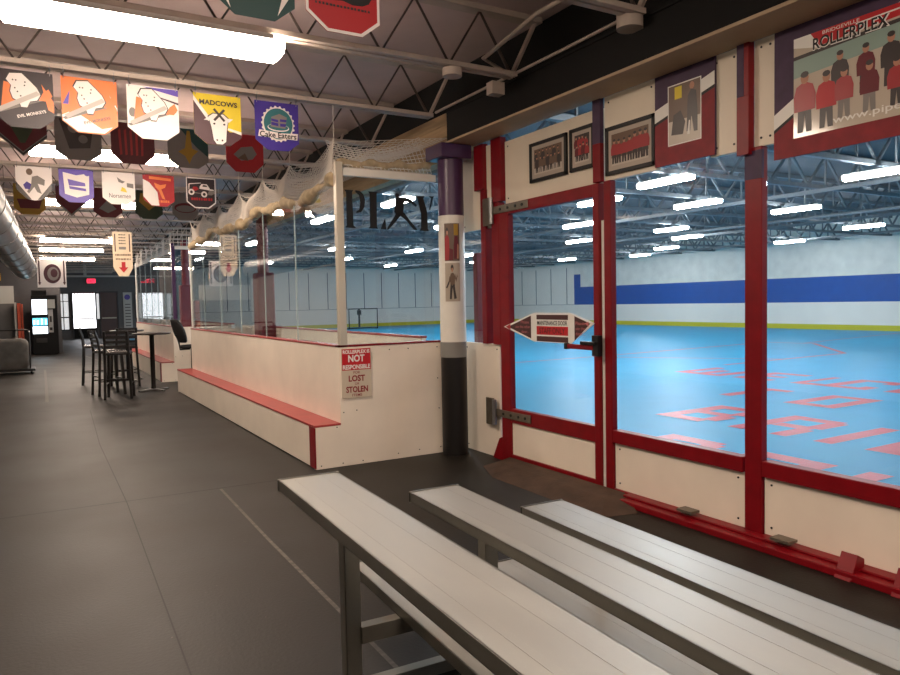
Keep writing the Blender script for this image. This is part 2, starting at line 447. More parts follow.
zones('wall_rink_side', (RX, -9), (RX, 34.6), .2, (-1, 0), sideW+[(1.17, 2.26, bluestripe, 'stripe', .004), (2.26, 3.75, rinkblock, 'block_wall', 0)])
zones('wall_rink_side_panelled', (RX, 34.6), (RX, RY), .2, (-1, 0), sideW+[(1.17, 3.75, rinkwall, 'wall_panel', .004)], [1.6*k+.7 for k in range(5)])
struct(MB().box(RX-.012, RX-.003, 34.0, 34.6, 2.2, 3.05, bluestripe).build('trim_stripe'))
zones('wall_rink_end', (6.7, RY), (RX, RY), .2, (0, -1), sideW+[(1.17, 3.75, rinkwall, 'wall_panel', .004)], [1.25*k+.6 for k in range(18)])
bwall('wall_rink_jog', 6.6, 6.7, 41, RY, 0, 3.9, rinkblock)
bwall('wall_rink_near', 3.84, RX, -9.2, -9, 0, 4.5, rinkblock)
rc = struct(MB().box(3.85, RX+.2, -9, RY+.2, 4.55, 4.7, rinkdeck).build('ceiling_rink'))
bwall('wall_rink_upper', RX-.05, RX+.2, -9, RY, 3.75, 4.55, rinkblock)
bwall('wall_rink_end_upper', 3.85, RX, RY-.05, RY+.2, 3.75, 4.55, rinkblock)
def truss(y):
    t = MB().box(3.9, RX-.06, y-.05, y+.05, 3.74, 3.82, trussm).box(3.9, RX-.06, y-.05, y+.05, 4.44, 4.53, trussm)
    o = t.build('truss', rc)
    w = MB(); x = 4.2; k = 0
    while x < RX-1.3:
        w.bar((x, y, 3.8), (x+.62, y, 4.46), .045, .045, trussm); w.bar((x+.62, y, 4.46), (x+1.24, y, 3.8), .045, .045, trussm)
        w.bar((x+.62, y, 4.46), (x+.62, y, 3.8), .035, .035, trussm); x += 1.24
    w.build('web', o)
y = -7.6
while y < 42: truss(y); y += 2.1
b = MB()
for x in (8.2, 14.5, 20.8, 26.5): b.box(x-.04, x+.04, -9, RY, 3.66, 3.74, trussm)
b.build('brace', rc)
b = MB().cyl((5.4, -6, 3.5), (5.4, 40, 3.5), .05, trussm, 10).cyl((18.6, -6, 3.62), (18.6, 40, 3.62), .045, trussm, 10)
b.build('sprinkler_pipe', rc)

# rink lamps
def lamp_local(name, L, W, m, along='y', label=None, cat='light', group=None, loc=(0, 0, 0), drop=.12):
    t = T(name, label, cat, loc, group, rz=0)
    sx, sy = (W/2, L/2) if along == 'y' else (L/2, W/2)
    h = MB().box(-sx*.9, sx*.9, -sy, sy, 0.0, .035, housing)
    for s in (-.6, .6):
        c = (0, s*sy) if along == 'y' else (s*sx, 0)
        h.box(c[0]-.012, c[0]+.012, c[1]-.012, c[1]+.012, .035, drop, housing)
    t.part('housing', h)
    # wraparound diffuser, rounded belly
    prof = [(-1, 0.0), (-.97, -.045), (-.75, -.075), (0, -.085), (.75, -.075), (.97, -.045), (1, 0.0)]
    vs = []; fs = []; n = len(prof)
    for e in (-1, -.985, .985, 1):
        k = .86 if abs(e) == 1 else 1
        for a, z in prof: vs.append((a*sx*k, e*sy, z*k) if along == 'y' else (e*sx, a*sy*k, z*k))
    for i in range(3):
        for j in range(n-1): fs.append((i*n+j, i*n+j+1, (i+1)*n+j+1, (i+1)*n+j))
    fs += [tuple(range(n)), tuple(range(3*n, 4*n))]
    d = MB(); d.add(vs, fs, m); t.part('diffuser', d)
    return t
RL = [(9.95, 9.25), (10.6, 11.7), (13.03, 11.15), (17.04, 15.6), (19.8, 17.4), (23.2, 21.5), (12.85, 7.05), (16.24, 10.9), (22.5, 12.8), (13.37, 15.6), (17.03, 19.9),
      (6.6, 13.4), (13.4, 25.8), (6.25, 16.9), (12.6, 31.2), (9.9, 17.0), (9.9, 25.4), (17.0, 27.5), (20.4, 32.0), (24.0, 29.0), (10.0, 35.0), (17.2, 36.0), (24, 37.0),
      (6.4, 24), (9.95, 2.5), (16.2, 3.5), (22.5, 4.5), (6.6, 6.0), (12, -3), (19, -3), (6.3, -2), (25.7, 8.5), (25.7, 17.5), (25.7, 25.5)]
RLAB = 'fluorescent strip light glowing under the rink roof trusses'
RGR = 'rink roof lights'
l0 = None
for x, y in RL:
    if l0 is None: l0 = lamp_local('rink_light', 1.22, .2, lightr, 'y', RLAB, 'light', RGR, (x, y, 3.63), .105).o
    else: dup(l0, (x, y, 3.63))

# corridor lights
CL = [((.71, 4.86, 3.262), 'long fluorescent wrap light nearest the camera, glowing above the orange banner'),
      ((.82, 8.76, 3.225), 'fluorescent light behind the madcows and dark maroon banners, second along the corridor'),
      ((.86, 13.1, 3.262), 'fluorescent light seen below the purple and norsemen banners'),
      ((.98, 20.1, 3.25), 'upper and widest of the three far strip lights left of the arrow sign'),
      ((.98, 23.3, 3.25), 'middle of the three far strip lights above the vending machine'),
      ((1.02, 27.4, 3.25), 'lowest and shortest of the three far strip lights above the exit sign'),
      ((5.3, 33.0, 3.25), 'assumed strip light added over the far lobby to brighten its end wall'),  # assumed lamp, added because the lobby end wall was too dark
      ((.72, .75, 3.262), 'assumed fluorescent light added over the bleacher, out of view, to brighten the near corridor'),  # unseen lamp, added to brighten the benches and near corridor
      ((2.3, -1.6, 3.262), 'assumed fluorescent light added behind the camera to brighten the corridor')]  # second unseen lamp, added as extra light from behind
for i, (p, lab) in enumerate(CL):
    if i == 0: c0 = lamp_local('ceiling_light', 1.62, .29, lightm, 'x', lab, 'light', 'corridor strip lights', p, .05).o
    else: dup(c0, p, label=lab)

# ------------------------------------------------------------------ rink wall beside the benches (x = 3.78)
W = T('wall_right', kind='structure')
WX = 3.78
def yz(mb, y0, y1, z0, z1, m, x0=WX, x1=WX+.04): return mb.box(x0, x1, y0, y1, z0, z1, m)
def wpanel(y0, y1, z0, z1, m=cream, bolts=True):
    p = W.part('panel', yz(MB(), y0, y1, z0, z1, m), .003)
    if bolts:
        bb = MB()
        for yy in (y0+.05, y1-.05):
            for zz in (z0+.05, z1-.05): bb.cyl((WX-.004, yy, zz), (WX+.01, yy, zz), .007, black, 8)
        W.sub(p, 'bolt', bb)
wpanel(5.56, 6.2, 0, 1.09); wpanel(5.56, 6.2, 2.2, 2.98, creamd)
wpanel(2.87, 4.02, .05, .41); wpanel(.6, 2.735, .05, .41); wpanel(-1.6, .5, .05, .41); wpanel(-6, -1.7, .0, .41)
wpanel(4.15, 5.43, 2.385, 2.955, creamd); wpanel(3.58, 4.11, 2.39, 3.02, creamd)
wpanel(2.9, 3.13, 2.39, 3.02, creamd); wpanel(2.65, 2.81, 2.39, 3.02, creamd); wpanel(-6, 1.35, 2.39, 3.02, creamd)
for y0, y1, z0, z1 in ((5.56, 6.2, 1.09, 2.2), (2.87, 4.02, .5, 2.40), (.6, 2.735, .5, 2.40), (-1.6, .5, .5, 2.40), (-6, -1.7, .5, 2.40)):
    W.part('pane', yz(MB(), y0, y1, z0, z1, glass2, WX+.012, WX+.022))
for y0, y1 in ((4.03, 4.105), (2.742, 2.86), (.5, .6), (-1.7, -1.6)):
    W.part('post', MB().box(WX-.02, WX+.035, y0, y1, 0, 2.39, redp), .004)
W.part('post_sleeve', MB().box(WX-.021, WX+.0, 2.741, 2.861, 2.2, 2.37, purpled), .002)
W.part('post', MB().box(WX-.03, WX+.05, 5.735, 5.815, 1.09, 2.57, redp).box(WX-.045, WX+.02, 5.74, 5.90, 2.57, 3.0, redp), .004, 'red hinge post')
W.part('post', MB().box(WX-.045, WX+.02, 5.44, 5.6, 2.42, 3.005, redp), .004)
W.part('post', MB().box(WX-.03, WX+.04, 5.505, 5.63, 1.09, 2.42, redp), .004)
W.part('post_cover', MB().box(WX-.05, WX-.0, 2.81, 2.895, 2.35, 2.7, redp).box(WX-.05, WX-.0, 2.81, 2.845, 2.7, 3.02, redp), .002)
W.part('post_cover', MB().box(WX-.05, WX-.0, 2.845, 2.895, 2.7, 3.02, purpled), .002, 'purple upper half')
W.part('post_cover', MB().box(WX-.04, WX, 4.115, 4.2, 2.39, 2.68, redp), .003)
W.part('post_cover', MB().box(WX-.04, WX, 4.115, 4.2, 2.68, 3.02, purpled), .003, 'purple upper half')
for y0, y1 in ((2.87, 4.02), (.6, 2.735), (-1.6, .5), (-6, -1.7)):
    W.part('rail', MB().box(WX-.028, WX+.05, y0, y1, .405, .502, redp), .004)
    W.part('rail', MB().box(WX-.02, WX+.05, y0, y1, .0, .052, redp), .003)
W.part('kick_rail', MB().box(3.61, WX-.03, -6, 3.84, 0, .042, redp).box(3.68, WX-.03, -6, 3.84, .042, .058, redp), .005)
br = MB()
for yy in (3.25, 2.55): br.box(3.655, 3.74, yy-.06, yy+.06, .075, .09, hingem)
W.part('clip', br)
for yy in (2.15, 1.86, .8):
    W.part('bracket', MB().prism([(0, 0), (.13, 0), (.13, .1), (.07, .13)], (3.6, yy-.05, .0), (1, 0, 0), (0, 0, 1), -.09, redp), .003)

# the maintenance door
D = T('door_1', kind='structure')
DX = WX-.012
D.part('stile', MB().box(DX-.02, DX+.04, 5.355, 5.5, .0, 2.385, redp), .004)
D.part('stile', MB().box(DX-.02, DX+.04, 4.15, 4.215, .0, 2.385, redp), .004)
for z0, z1 in ((0.0, .08), (.378, .505), (2.288, 2.385)):
    D.part('rail', MB().box(DX-.018, DX+.04, 4.215, 5.355, z0, z1, redp), .004)
D.part('panel', MB().box(DX, DX+.03, 4.215, 5.355, .08, .378, cream))
D.part('pane', MB().box(DX+.01, DX+.02, 4.215, 5.355, .505, 2.288, glass2))
D.part('edge_strip', MB().box(WX-.005, WX+.03, 4.107, 4.148, .02, 2.1, whitep))
D.part('foot_plate', MB().prism([(0, 0), (.16, 0), (.05, .2), (.0, .22)], (DX-.02, 5.5, 0), (0, 1, 0), (0, 0, 1), .03, redp))
for z in (2.345, .445):
    h = MB().box(DX-.03, DX-.02, 5.04, 5.58, z-.035, z+.035, hingem)
    h.box(DX-.036, DX-.026, 5.61, 5.75, z-.13, z+.13, hingem)
    ho = D.part('hinge', h, .004)
    k = MB().cyl((DX-.04, 5.595, z-.12), (DX-.04, 5.595, z+.12), .022, galv, 12)
    for q in (5.12, 5.22, 5.34, 5.46): k.cyl((DX-.036, q, z), (DX-.028, q, z), .014, blackm, 10)
    D.sub(ho, 'pin', k)
hd = D.part('handle', MB().box(DX-.075, DX-.05, 4.17, 4.5, 1.105, 1.145, redp), .006)
D.sub(hd, 'latch', MB().box(DX-.07, DX-.02, 4.115, 4.185, 1.06, 1.22, blackm).box(DX-.09, DX-.05, 4.13, 4.3, 1.145, 1.172, blackm).box(DX-.078, DX-.048, 4.47, 4.51, 1.1, 1.15, blackm), .004)

tag(MB().add([(3.28, 3.64, .002), (3.57, 3.58, .002), (3.735, 3.87, .002), (3.735, 5.42, .002), (3.46, 5.4, .002), (3.3, 5.0, .002),
              (3.52, 3.85, .05), (3.735, 3.88, .055), (3.735, 5.36, .055), (3.56, 5.3, .05)],
             [(0, 1, 6), (1, 2, 7, 6), (2, 3, 8, 7), (3, 4, 9, 8), (4, 5, 9), (5, 0, 6, 9), (6, 7, 8, 9)], ramp_m).build('threshold_ramp', off=(3.5, 4.4, 0)),
    'worn brown rubber threshold ramp on the floor under the red rink door', 'ramp')

# sign on the door: arrows both ways
UY = (0, -1, 0); UZ = (0, 0, 1)       # reading direction on surfaces facing -x is -y
def sy(mb, poly, x, m, y0=0, z0=0): return mb.flat([(a, b) for a, b in poly], (x, y0, z0), UY, UZ, m)
t = T('door_sign', 'double-ended arrow sign reading maintenance door on the rink door glass', 'sign', (3.745, 4.87, 1.14))
# board coordinates: a = distance from y=5.43 towards -y, b = z
SX = 3.738
hexp = [(0, 1.262), (.46, 1.392), (.95, 1.392), (1.235, 1.312), (.95, 1.142), (.46, 1.142)]
t.part('board', MB().prism(hexp, (SX, 5.43, 0), UY, UZ, -.006, white))
a = MB(); X = SX-.0015; A = lambda p, m, lift=0: a.flat(p, (X-lift, 5.43, 0), UY, UZ, m)
A([(.07, 1.263), (.42, 1.367), (.42, 1.167)], darkbrown); A([(1.0, 1.367), (1.19, 1.309), (1.0, 1.167)], darkbrown)
A([(.03, 1.262), (.11, 1.29), (.11, 1.235)], fl_red, .0008)
A(rect(.5, 1.335, .92, 1.375), darkbrown); A(rect(.5, 1.205, .92, 1.278), signred); A(rect(.5, 1.148, .92, 1.192), darkbrown)
A([(1.12, 1.309), (1.17, 1.325), (1.17, 1.285)], pinktxt, .0008)
t.part('arrow_print', a)
a = MB()
a.text('MAINTENANCE DOOR', (X-.001, 5.43-.71, 1.306), UY, UZ, .036, black, .40, .01)
a.text('STAFF ONLY', (X-.001, 5.43-.71, 1.241), UY, UZ, .048, black, .34, .0)
t.part('lettering', a); a = MB()
for i, s in enumerate(('Please', 'use the other', 'door..')): a.text(s, (X-.001, 5.43-(.33-.0*i if i != 1 else .30), 1.31-.042*i), UY, UZ, .026, pinktxt, (.12, .22, .10)[i])
t.part('lettering', a); a = MB()
for i, s in enumerate(('Please', 'use the', 'door...')): a.text(s, (X-.001, 5.43-1.07, 1.31-.042*i), UY, UZ, .026, pinktxt, .11)
t.part('lettering', a)

# ------------------------------------------------------------------ photos and posters on the header
def people(mb, x, y0, z0, w, h, n, shirts, rows=1, rng=None, kneel=False):
    """small flat printed figures; y0 is the picture's left edge (larger y), reading towards -y"""
    rng = rng or random
    for r in range(rows):
        for i in range(n):
            s = h*(.8 if rows == 1 else .62)*rng.uniform(.92, 1.08)
            cx = w*(i+.5+(.25 if r else 0))/(n+(.5 if rows > 1 else 0))+rng.uniform(-.01, .01)*w
            base = h*(.06 if (rows == 1 or r == 1) else .32)
            m = rng.choice(shirts); xx = x-.0006-.0004*r-.00005*i
            F = lambda p, mm, d=0: mb.flat([(cx+a*s, base+b*s) for a, b in p], (xx-d, y0, z0), UY, UZ, mm)
            F([(-.13, 0), (-.03, 0), (0, .3), (.03, 0), (.13, 0), (.12, .45), (-.12, .45)], ph_dark if rng.random() < .7 else fl_grey)
            F([(-.19, .36), (.19, .36), (.2, .62), (.15, .78), (.05, .83), (-.05, .83), (-.15, .78), (-.2, .62)], m, .0001)
            F(ell(0, .91, .075, .1, 10), skin, .0002)
            F(ell(0, .97, .075, .055, 10), ph_dark, .0003)
def framed(name, label, y0, y1, z0, z1, bgm, n, shirts, rows, mat_w=.034, fr=.028, seed=1):
    rng = random.Random(seed)
    t = T(name, label, 'picture', (WX-.01, (y0+y1)/2, z0), 'framed team photos')
    X = WX-.002
    f = MB().box(X-.022, X, y1, y1+fr, z0, z1, black).box(X-.022, X, y0-fr, y0, z0, z1, black).box(X-.022, X, y1, y0, z0, z0+fr, black).box(X-.022, X, y1, y0, z1-fr, z1, black)
    t.part('frame', f, .002)
    t.part('mount', MB().box(X-.012, X, y1+fr, y0-fr, z0+fr, z1-fr, mat('photo_mount', (176, 164, 150), .5)))
    p = MB(); py0 = y0-fr-mat_w; w = (y0-y1)-2*fr-2*mat_w; pz = z0+fr+mat_w; h = (z1-z0)-2*fr-2*mat_w
    p.flat(rect(0, 0, w, h), (X-.013, py0, pz), UY, UZ, bgm)
    p.flat(rect(0, 0, w, h*.25), (X-.0134, py0, pz), UY, UZ, ph_floor)
    people(p, X-.0135, py0, pz, w, h, n, shirts, rows, rng)
    t.part('photo', p)
framed('framed_photo', 'black framed team photo in dark clothing, leftmost on the cream board over the door', 5.03, 4.535, 2.515, 2.85, ph_brown, 7, [ph_dark, ph_dark, ph_brown], 2, seed=3)
framed('framed_photo', 'narrow black framed photo of two red-shirted rows, beside the red post over the door', 4.495, 4.205, 2.52, 2.855, ph_dark, 4, [ph_red, ph_red, fl_maroon], 2, .03, seed=5)
framed('framed_photo', 'black framed photo of a standing row in red shirts, beside the small poster', 4.08, 3.585, 2.425, 2.78, ph_brown, 7, [ph_red], 1, .034, seed=8)

def poster(name, label, y0, y1, z0, z1, stripe_a, stripe_b):
    """purple above, dark red below, divided by a slanting white band"""
    t = T(name, label, 'poster', (WX-.02, (y0+y1)/2, z0)); X = WX-.004; w = y0-y1; h = z1-z0
    t.part('board', MB().box(X-.018, X, y1, y0, z0, z1, purpled), .002)
    p = MB(); F = lambda q, m, d=0: p.flat(q, (X-.0188-d, y0, z0), UY, UZ, m)
    F([(0, 0), (w, 0), (w, stripe_b), (0, stripe_a)], redboard)
    F([(0, stripe_a), (w, stripe_b), (w, stripe_b+.085), (0, stripe_a+.085)], white, .0006)
    F([(0, stripe_a-.02), (w, stripe_b-.02), (w, stripe_b), (0, stripe_a)], black, .0007)
    t.part('stripe', p)
    return t, X
t, X = poster('poster', 'small purple and dark red poster with a player photo, right of the framed photos', 3.58, 3.078, 2.4, 3.025, .30, .44)
p = MB(); py = 3.46; pz = 2.52
p.flat(rect(0, 0, .28, .40), (X-.021, py, pz), UY, UZ, white)
p.flat(rect(.008, .008, .272, .392), (X-.0215, py, pz), UY, UZ, ph_brown)
p.flat(rect(.008, .008, .272, .16), (X-.0218, py, pz), UY, UZ, ph_floor)
p.flat(rect(.06, .3, .12, .38), (X-.0218, py, pz), UY, UZ, fl_yellow)
p.flat([(.16, .07), (.19, .07), (.2, .18), (.22, .06), (.25, .06), (.25, .2), (.24, .32), (.2, .34), (.17, .3)], (X-.0222, py, pz), UY, UZ, ph_dark)
p.flat(ell(.205, .36, .02, .025, 10), (X-.0222, py, pz), UY, UZ, skin)
p.flat([(.03, .07), (.13, .06), (.15, .14), (.11, .22), (.05, .2)], (X-.0222, py, pz), UY, UZ, ph_dark)
p.flat(ell(.08, .235, .022, .026, 10), (X-.0224, py, pz), UY, UZ, ph_brown)
p.flat([(.165, .05), (.185, .05), (.19, .14), (.18, .14)], (X-.0226, py, pz), UY, UZ, white)
t.part('photo', p)

t, X = poster('poster', 'large purple and red poster with a glossy team photo, at the right over the glass', 2.66, 1.36, 2.285, 3.02, .17, .92)
gloss = mat('photo_gloss_pale', (196, 184, 168), .12, spec=.6)
p = MB(); py = 2.535; pz = 2.385; w = 1.1; h = .55
F = lambda q, m, d=0: p.flat(q, (X-.021-d, py, pz), UY, UZ, m)
F(rect(0, 0, w, h), gloss); F([(0, .33), (w, .40), (w, .48), (0, .43)], ph_green, .0003); F([(0, .43), (w, .48), (w, .50), (0, .45)], ph_dark, .0004)
F([(.12, .47), (w, .505), (w, h), (.06, h)], signred, .0006); F([(.35, .515), (w, .528), (w, .536), (.35, .523)], white, .0008)
F([(0, .5), (.16, .46), (.1, .55), (0, .55)], white, .0008)
F([(.88, .53), (.95, .47), (1.02, .53), (.99, .55), (.91, .55)], mat('crest_red', (150, 40, 40), .4), .001)
F([(.905, .525), (.95, .487), (.995, .525), (.98, .54), (.92, .54)], ph_brown, .0012); F([(.925, .523), (.95, .5), (.975, .523)], fl_red, .0014)
people(p, X-.0225, py-.2, pz+.03, .85, .40, 6, [ph_red, fl_maroon, ph_dark], 2, random.Random(12))
people(p, X-.0225, py-.0, pz+.0, .26, .38, 2, [ph_red, fl_red], 1, random.Random(2))
t.part('photo', p)
p = MB()
p.text('ROLLERPLEX', (X-.0232, py-.315, pz+.488), UY, UZ, .062, black, .4, .02)
p.text('ROLLERPLEX', (X-.0230, py-.319, pz+.484), UY, UZ, .064, white, .41, .035)
p.text('BRIDGEVILLE', (X-.0230, py-.27, pz+.534), UY, UZ, .018, white, .2)
t.part('lettering', p); p = MB()
p.text('www.pipersinline.com', (X-.0236, py-.62, pz+.045), UY, UZ, .05, white, .78, .01)
t.part('lettering', p)

# ------------------------------------------------------------------ steel column at the corner
def column(loc, label):
    t = T('steel_column', label, 'column', loc)
    x, y, _ = loc
    t.part('shaft', MB().lathe([(.127, 0), (.127, .96)], (x, y, 0), blackm, 28), label='black lower shaft')
    t.part('band', MB().lathe([(.129, .96), (.129, 1.11)], (x, y, 0), greyband, 28))
    t.part('sleeve', MB().lathe([(.128, 1.11), (.128, 2.335)], (x, y, 0), whitep, 28), label='white wrapped middle')
    t.part('shaft', MB().lathe([(.125, 2.335), (.125, 2.88)], (x, y, 0), purple, 28), label='purple upper shaft')
    t.part('cap_plate', MB().box(x-.185, x+.15, y-.16, y+.16, 2.875, 3.005, purple), .006)
    return t
c1 = column((3.548, 6.03, 0), 'round column at the corner of the PLAY glass, black, white then purple')
def colphoto(z0, z1, seed, bgm, body):
    b = MB(); n = 8; r = .131
    d0 = math.atan2(-6.03, -3.535)   # towards the camera
    def P(a, z, rr): th = d0-.55+a*1.15; return Vector((3.548+rr*math.cos(th), 6.03+rr*math.sin(th), z))
    for i in range(n): b.add([P(i/n, z0, r), P((i+1)/n, z0, r), P((i+1)/n, z1, r), P(i/n, z1, r)], [(0, 1, 2, 3)], bgm)
    h = z1-z0
    def poly(pts, m, rr):
        # subdivide in strips so that the print follows the column
        b.add([P(a, z0+c*h, rr) for a, c in pts], [tuple(range(len(pts)))], m)
    if seed == 1:
        poly([(.02, .02), (.3, .02), (.34, .3), (.32, .6), (.24, .68), (.12, .68), (.02, .6)], body, r+.003)
        poly([(.28, .02), (.56, .02), (.56, .3), (.32, .34)], fl_maroon, r+.0032); poly(ell(.19, .79, .09, .1, 12), ph_dark, r+.003); poly(ell(.2, .75, .06, .06, 10), skin, r+.0034)
        poly([(.6, .05), (.9, .05), (.92, .4), (.86, .66), (.66, .66), (.6, .4)], fl_maroon, r+.003); poly([(.62, .68), (.9, .68), (.9, .98), (.62, .98)], fl_gold, r+.0028)
        poly([(.8, .06), (.92, .06), (.94, .42), (.84, .46)], skin, r+.0036)
    else:
        poly([(.36, .42), (.62, .42), (.66, .6), (.6, .72), (.5, .75), (.38, .72), (.32, .6)], ph_brown, r+.003)
        poly([(.3, .06), (.42, .06), (.5, .4), (.36, .46), (.32, .25)], ph_dark, r+.0032); poly([(.58, .06), (.74, .08), (.66, .28), (.62, .46), (.48, .42)], ph_dark, r+.0032)
        poly(ell(.48, .87, .09, .09, 12), ph_dark, r+.003); poly(ell(.48, .82, .06, .06, 10), skin, r+.0034)
        poly([(.06, .36), (.14, .34), (.36, .54), (.34, .62)], ph_dark, r+.0035); poly([(.62, .66), (.72, .5), (.82, .66), (.78, .7), (.72, .6), (.66, .72)], ph_brown, r+.0035)
        poly([(.3, .66), (.24, .5), (.3, .48), (.38, .62)], ph_brown, r+.0034)
    return b
c1.part('photo', colphoto(1.895, 2.255, 1, ph_brown, ph_red)); c1.part('photo', colphoto(1.505, 1.875, 2, ph_bg, fl_grey))

# ------------------------------------------------------------------ players' boxes
def pbox(name, label, y0, y1, loc, with_text):
    t = T(name, label, 'bench', loc)
    xb, xw, xe = 2.137, 2.39, 3.48
    t.part('bench_front', MB().box(xb, xb+.03, y0+.041, y1-.041, 0.012, .385, cream), .003)
    s = t.part('bench_seat', MB().box(xb-.004, xw, y0-.002, y1, .385, .405, redseat), .003)
    t.part('corner_trim', MB().box(xb-.006, xb+.004, y0-.006, y0+.14, 0.012, .383, redp))
    t.part('back_wall', MB().box(xw, xw+.06, y0+.041, y1-.041, .0, 1.105, cream), .003)
    t.part('end_panel', MB().prism([(xb, .0), (xe, .0), (xe, 1.105), (xw, 1.105), (xw, .385), (xb, .385)], (0, y0, 0), (1, 0, 0), (0, 0, 1), -.04, cream), .003)
    t.part('end_panel', MB().prism([(xb, .0), (xe, .0), (xe, 1.105), (xw, 1.105), (xw, .385), (xb, .385)], (0, y1-.04, 0), (1, 0, 0), (0, 0, 1), -.04, cream), .003)
    t.part('cap_rail', MB().box(xw-.006, xw+.1, y0-.006, y1, 1.105, 1.122, redseat).box(xw-.006, xe, y0-.006, y0+.09, 1.105, 1.122, redp), .003)
    bt = MB()
    pts = [(2.19, .03), (2.6, .03), (2.97, .05), (3.2, .06), (3.44, .06), (2.42, .5), (2.55, .51), (2.9, 1.06), (3.1, 1.06), (3.42, 1.06), (3.42, .75), (3.43, .45), (2.35, .37), (2.4, .03)]
    for x, z in pts: bt.cyl((x, y0-.003, z), (x, y0+.004, z), .006, black, 8)
    t.part('bolt', bt)
    t.part('inner_wall', MB().box(3.78, 3.84, y0+1.0, y1, 0, 1.095, cream).box(3.77, 3.85, y0+1.0, y1, 1.095, 1.12, redseat), .003)
    t.part('inner_bench', MB().box(3.4, 3.76, y0+1.0, y1-.3, .4, .44, cream).box(3.6, 3.66, y0+1.1, y0+1.2, 0, .4, cream).box(3.6, 3.66, y1-.5, y1-.4, 0, .4, cream))
    # glass
    n = 6; L = (y1-y0)/n
    for k in range(n):
        g = MB().box(2.42, 2.428, y0+.08+k*L, y0+.06+(k+1)*L, 1.122, 2.62, glass)
        po = t.part('pane', g)
        if k: t.sub(po, 'seam', MB().box(2.419, 2.429, y0+.064+k*L, y0+.076+k*L, 1.122, 2.62, mat('clear_seam', (176, 190, 186), .3)))
    pe = t.part('pane', MB().box(2.49, 3.41, y0+.03, y0+.038, 1.122, 2.68, glass))
    t.part('post', MB().box(2.41, 2.48, y0+.01, y0+.08, 1.105, 2.80, purple if not with_text else mat('post_cream', (196, 188, 172), .4, metal=.3)), .004)
    t.part('post', MB().box(2.41, 2.45, y1-.05, y1, 1.105, 2.75, whitep), .003)
    t.part('top_rail', MB().box(2.45, 3.46, y0+.02, y0+.07, 2.68, 2.75, whitep), .004)
    if with_text:
        d = MB(); yy = y0+.026
        F = lambda p: d.prism(p, (0, yy, 0), (1, 0, 0), (0, 0, 1), -.002, black)
        F([(2.494, 2.551), (2.585, 2.551), (2.572, 2.53), (2.578, 2.225), (2.606, 2.203), (2.495, 2.203), (2.512, 2.225), (2.512, 2.53)])
        F([(2.605, 2.552), (2.65, 2.547), (2.685, 2.52), (2.70, 2.47), (2.692, 2.4), (2.66, 2.355), (2.61, 2.341), (2.61, 2.357), (2.64, 2.375), (2.652, 2.44), (2.64, 2.51), (2.605, 2.536)])
        F([(2.733, 2.549), (2.836, 2.549), (2.82, 2.528), (2.815, 2.225), (2.827, 2.204), (2.731, 2.204), (2.745, 2.225), (2.748, 2.528)])
        F([(2.851, 2.199), (2.903, 2.311), (2.908, 2.25), (2.912, 2.201)])
        # the swinging player that stands for the A
        F(ell(3.035, 2.527, .022, .024, 12)); F([(3.015, 2.5), (3.06, 2.512), (3.147, 2.514), (3.195, 2.49), (3.246, 2.445), (3.232, 2.43), (3.18, 2.465), (3.13, 2.474), (3.105, 2.46), (3.095, 2.36), (3.07, 2.345), (3.02, 2.345), (3.0, 2.37)])
        F([(3.02, 2.355), (3.08, 2.35), (2.985, 2.25), (2.935, 2.2), (2.918, 2.2), (2.93, 2.225)])
        F([(3.05, 2.345), (3.105, 2.37), (3.16, 2.3), (3.245, 2.21), (3.22, 2.205), (3.2, 2.215), (3.12, 2.3)])
        F([(3.232, 2.537), (3.334, 2.54), (3.318, 2.515), (3.358, 2.38), (3.36, 2.222), (3.375, 2.2), (3.262, 2.198), (3.285, 2.222), (3.29, 2.36), (3.25, 2.515)])
        F([(3.374, 2.54), (3.44, 2.543), (3.425, 2.52), (3.392, 2.406), (3.38, 2.41), (3.405, 2.52)])
        t.sub(pe, 'decal', d, label='black PLAY lettering with a hockey player for the A')
    return t
pbox('players_box', 'near cream players box with red bench and PLAY lettering on its glass', 6.14, 13.35, (2.8, 6.14, 0), True)
pbox('players_box', 'far cream players box with red bench behind the office chair', 15.25, 21.3, (2.8, 15.25, 0), False)
t = T('wall_rink_edge', kind='structure')
t.part('dasher', MB().box(3.78, 3.84, 13.35, 15.25, 0, 1.1, cream).box(3.78, 3.84, 21.3, 33, 0, 1.1, cream))
t.part('pane', MB().box(3.8, 3.81, 21.3, 33, 1.1, 2.6, glass))

# notice on the box's end
t = T('notice_sign', 'red and white notice reading not responsible for lost or stolen items', 'sign', (2.54, 6.135, .74))
t.part('board', MB().box(2.408, 2.70, 6.127, 6.137, .63, 1.09, mat('sign_board', (206, 192, 172), .45)))
YX = (1, 0, 0)
a = MB().flat(rect(2.411, .888, 2.697, 1.085), (0, 6.1262, 0), YX, UZ, signred); t.part('header', a)
a = MB(); cx = 2.551
for s, z, h, w, m in (('ROLLERPLEX IS', 1.058, .026, .245, white), ('NOT', 1.012, .05, .15, white), ('RESPONSIBLE', .952, .032, .25, white),
                      ('FOR', .913, .018, .06, signink), ('LOST', .872, .044, .15, signink), ('OR', .834, .016, .04, signink), ('STOLEN', .795, .044, .20, signink), ('ITEMS', .755, .018, .09, signink)):
    a.text(s, (cx+.003, 6.1256, 1.09-(1.082-z)*1.33), YX, UZ, h*1.33, m, w*1.09, .035 if h > .025 else .01)
t.part('lettering', a)

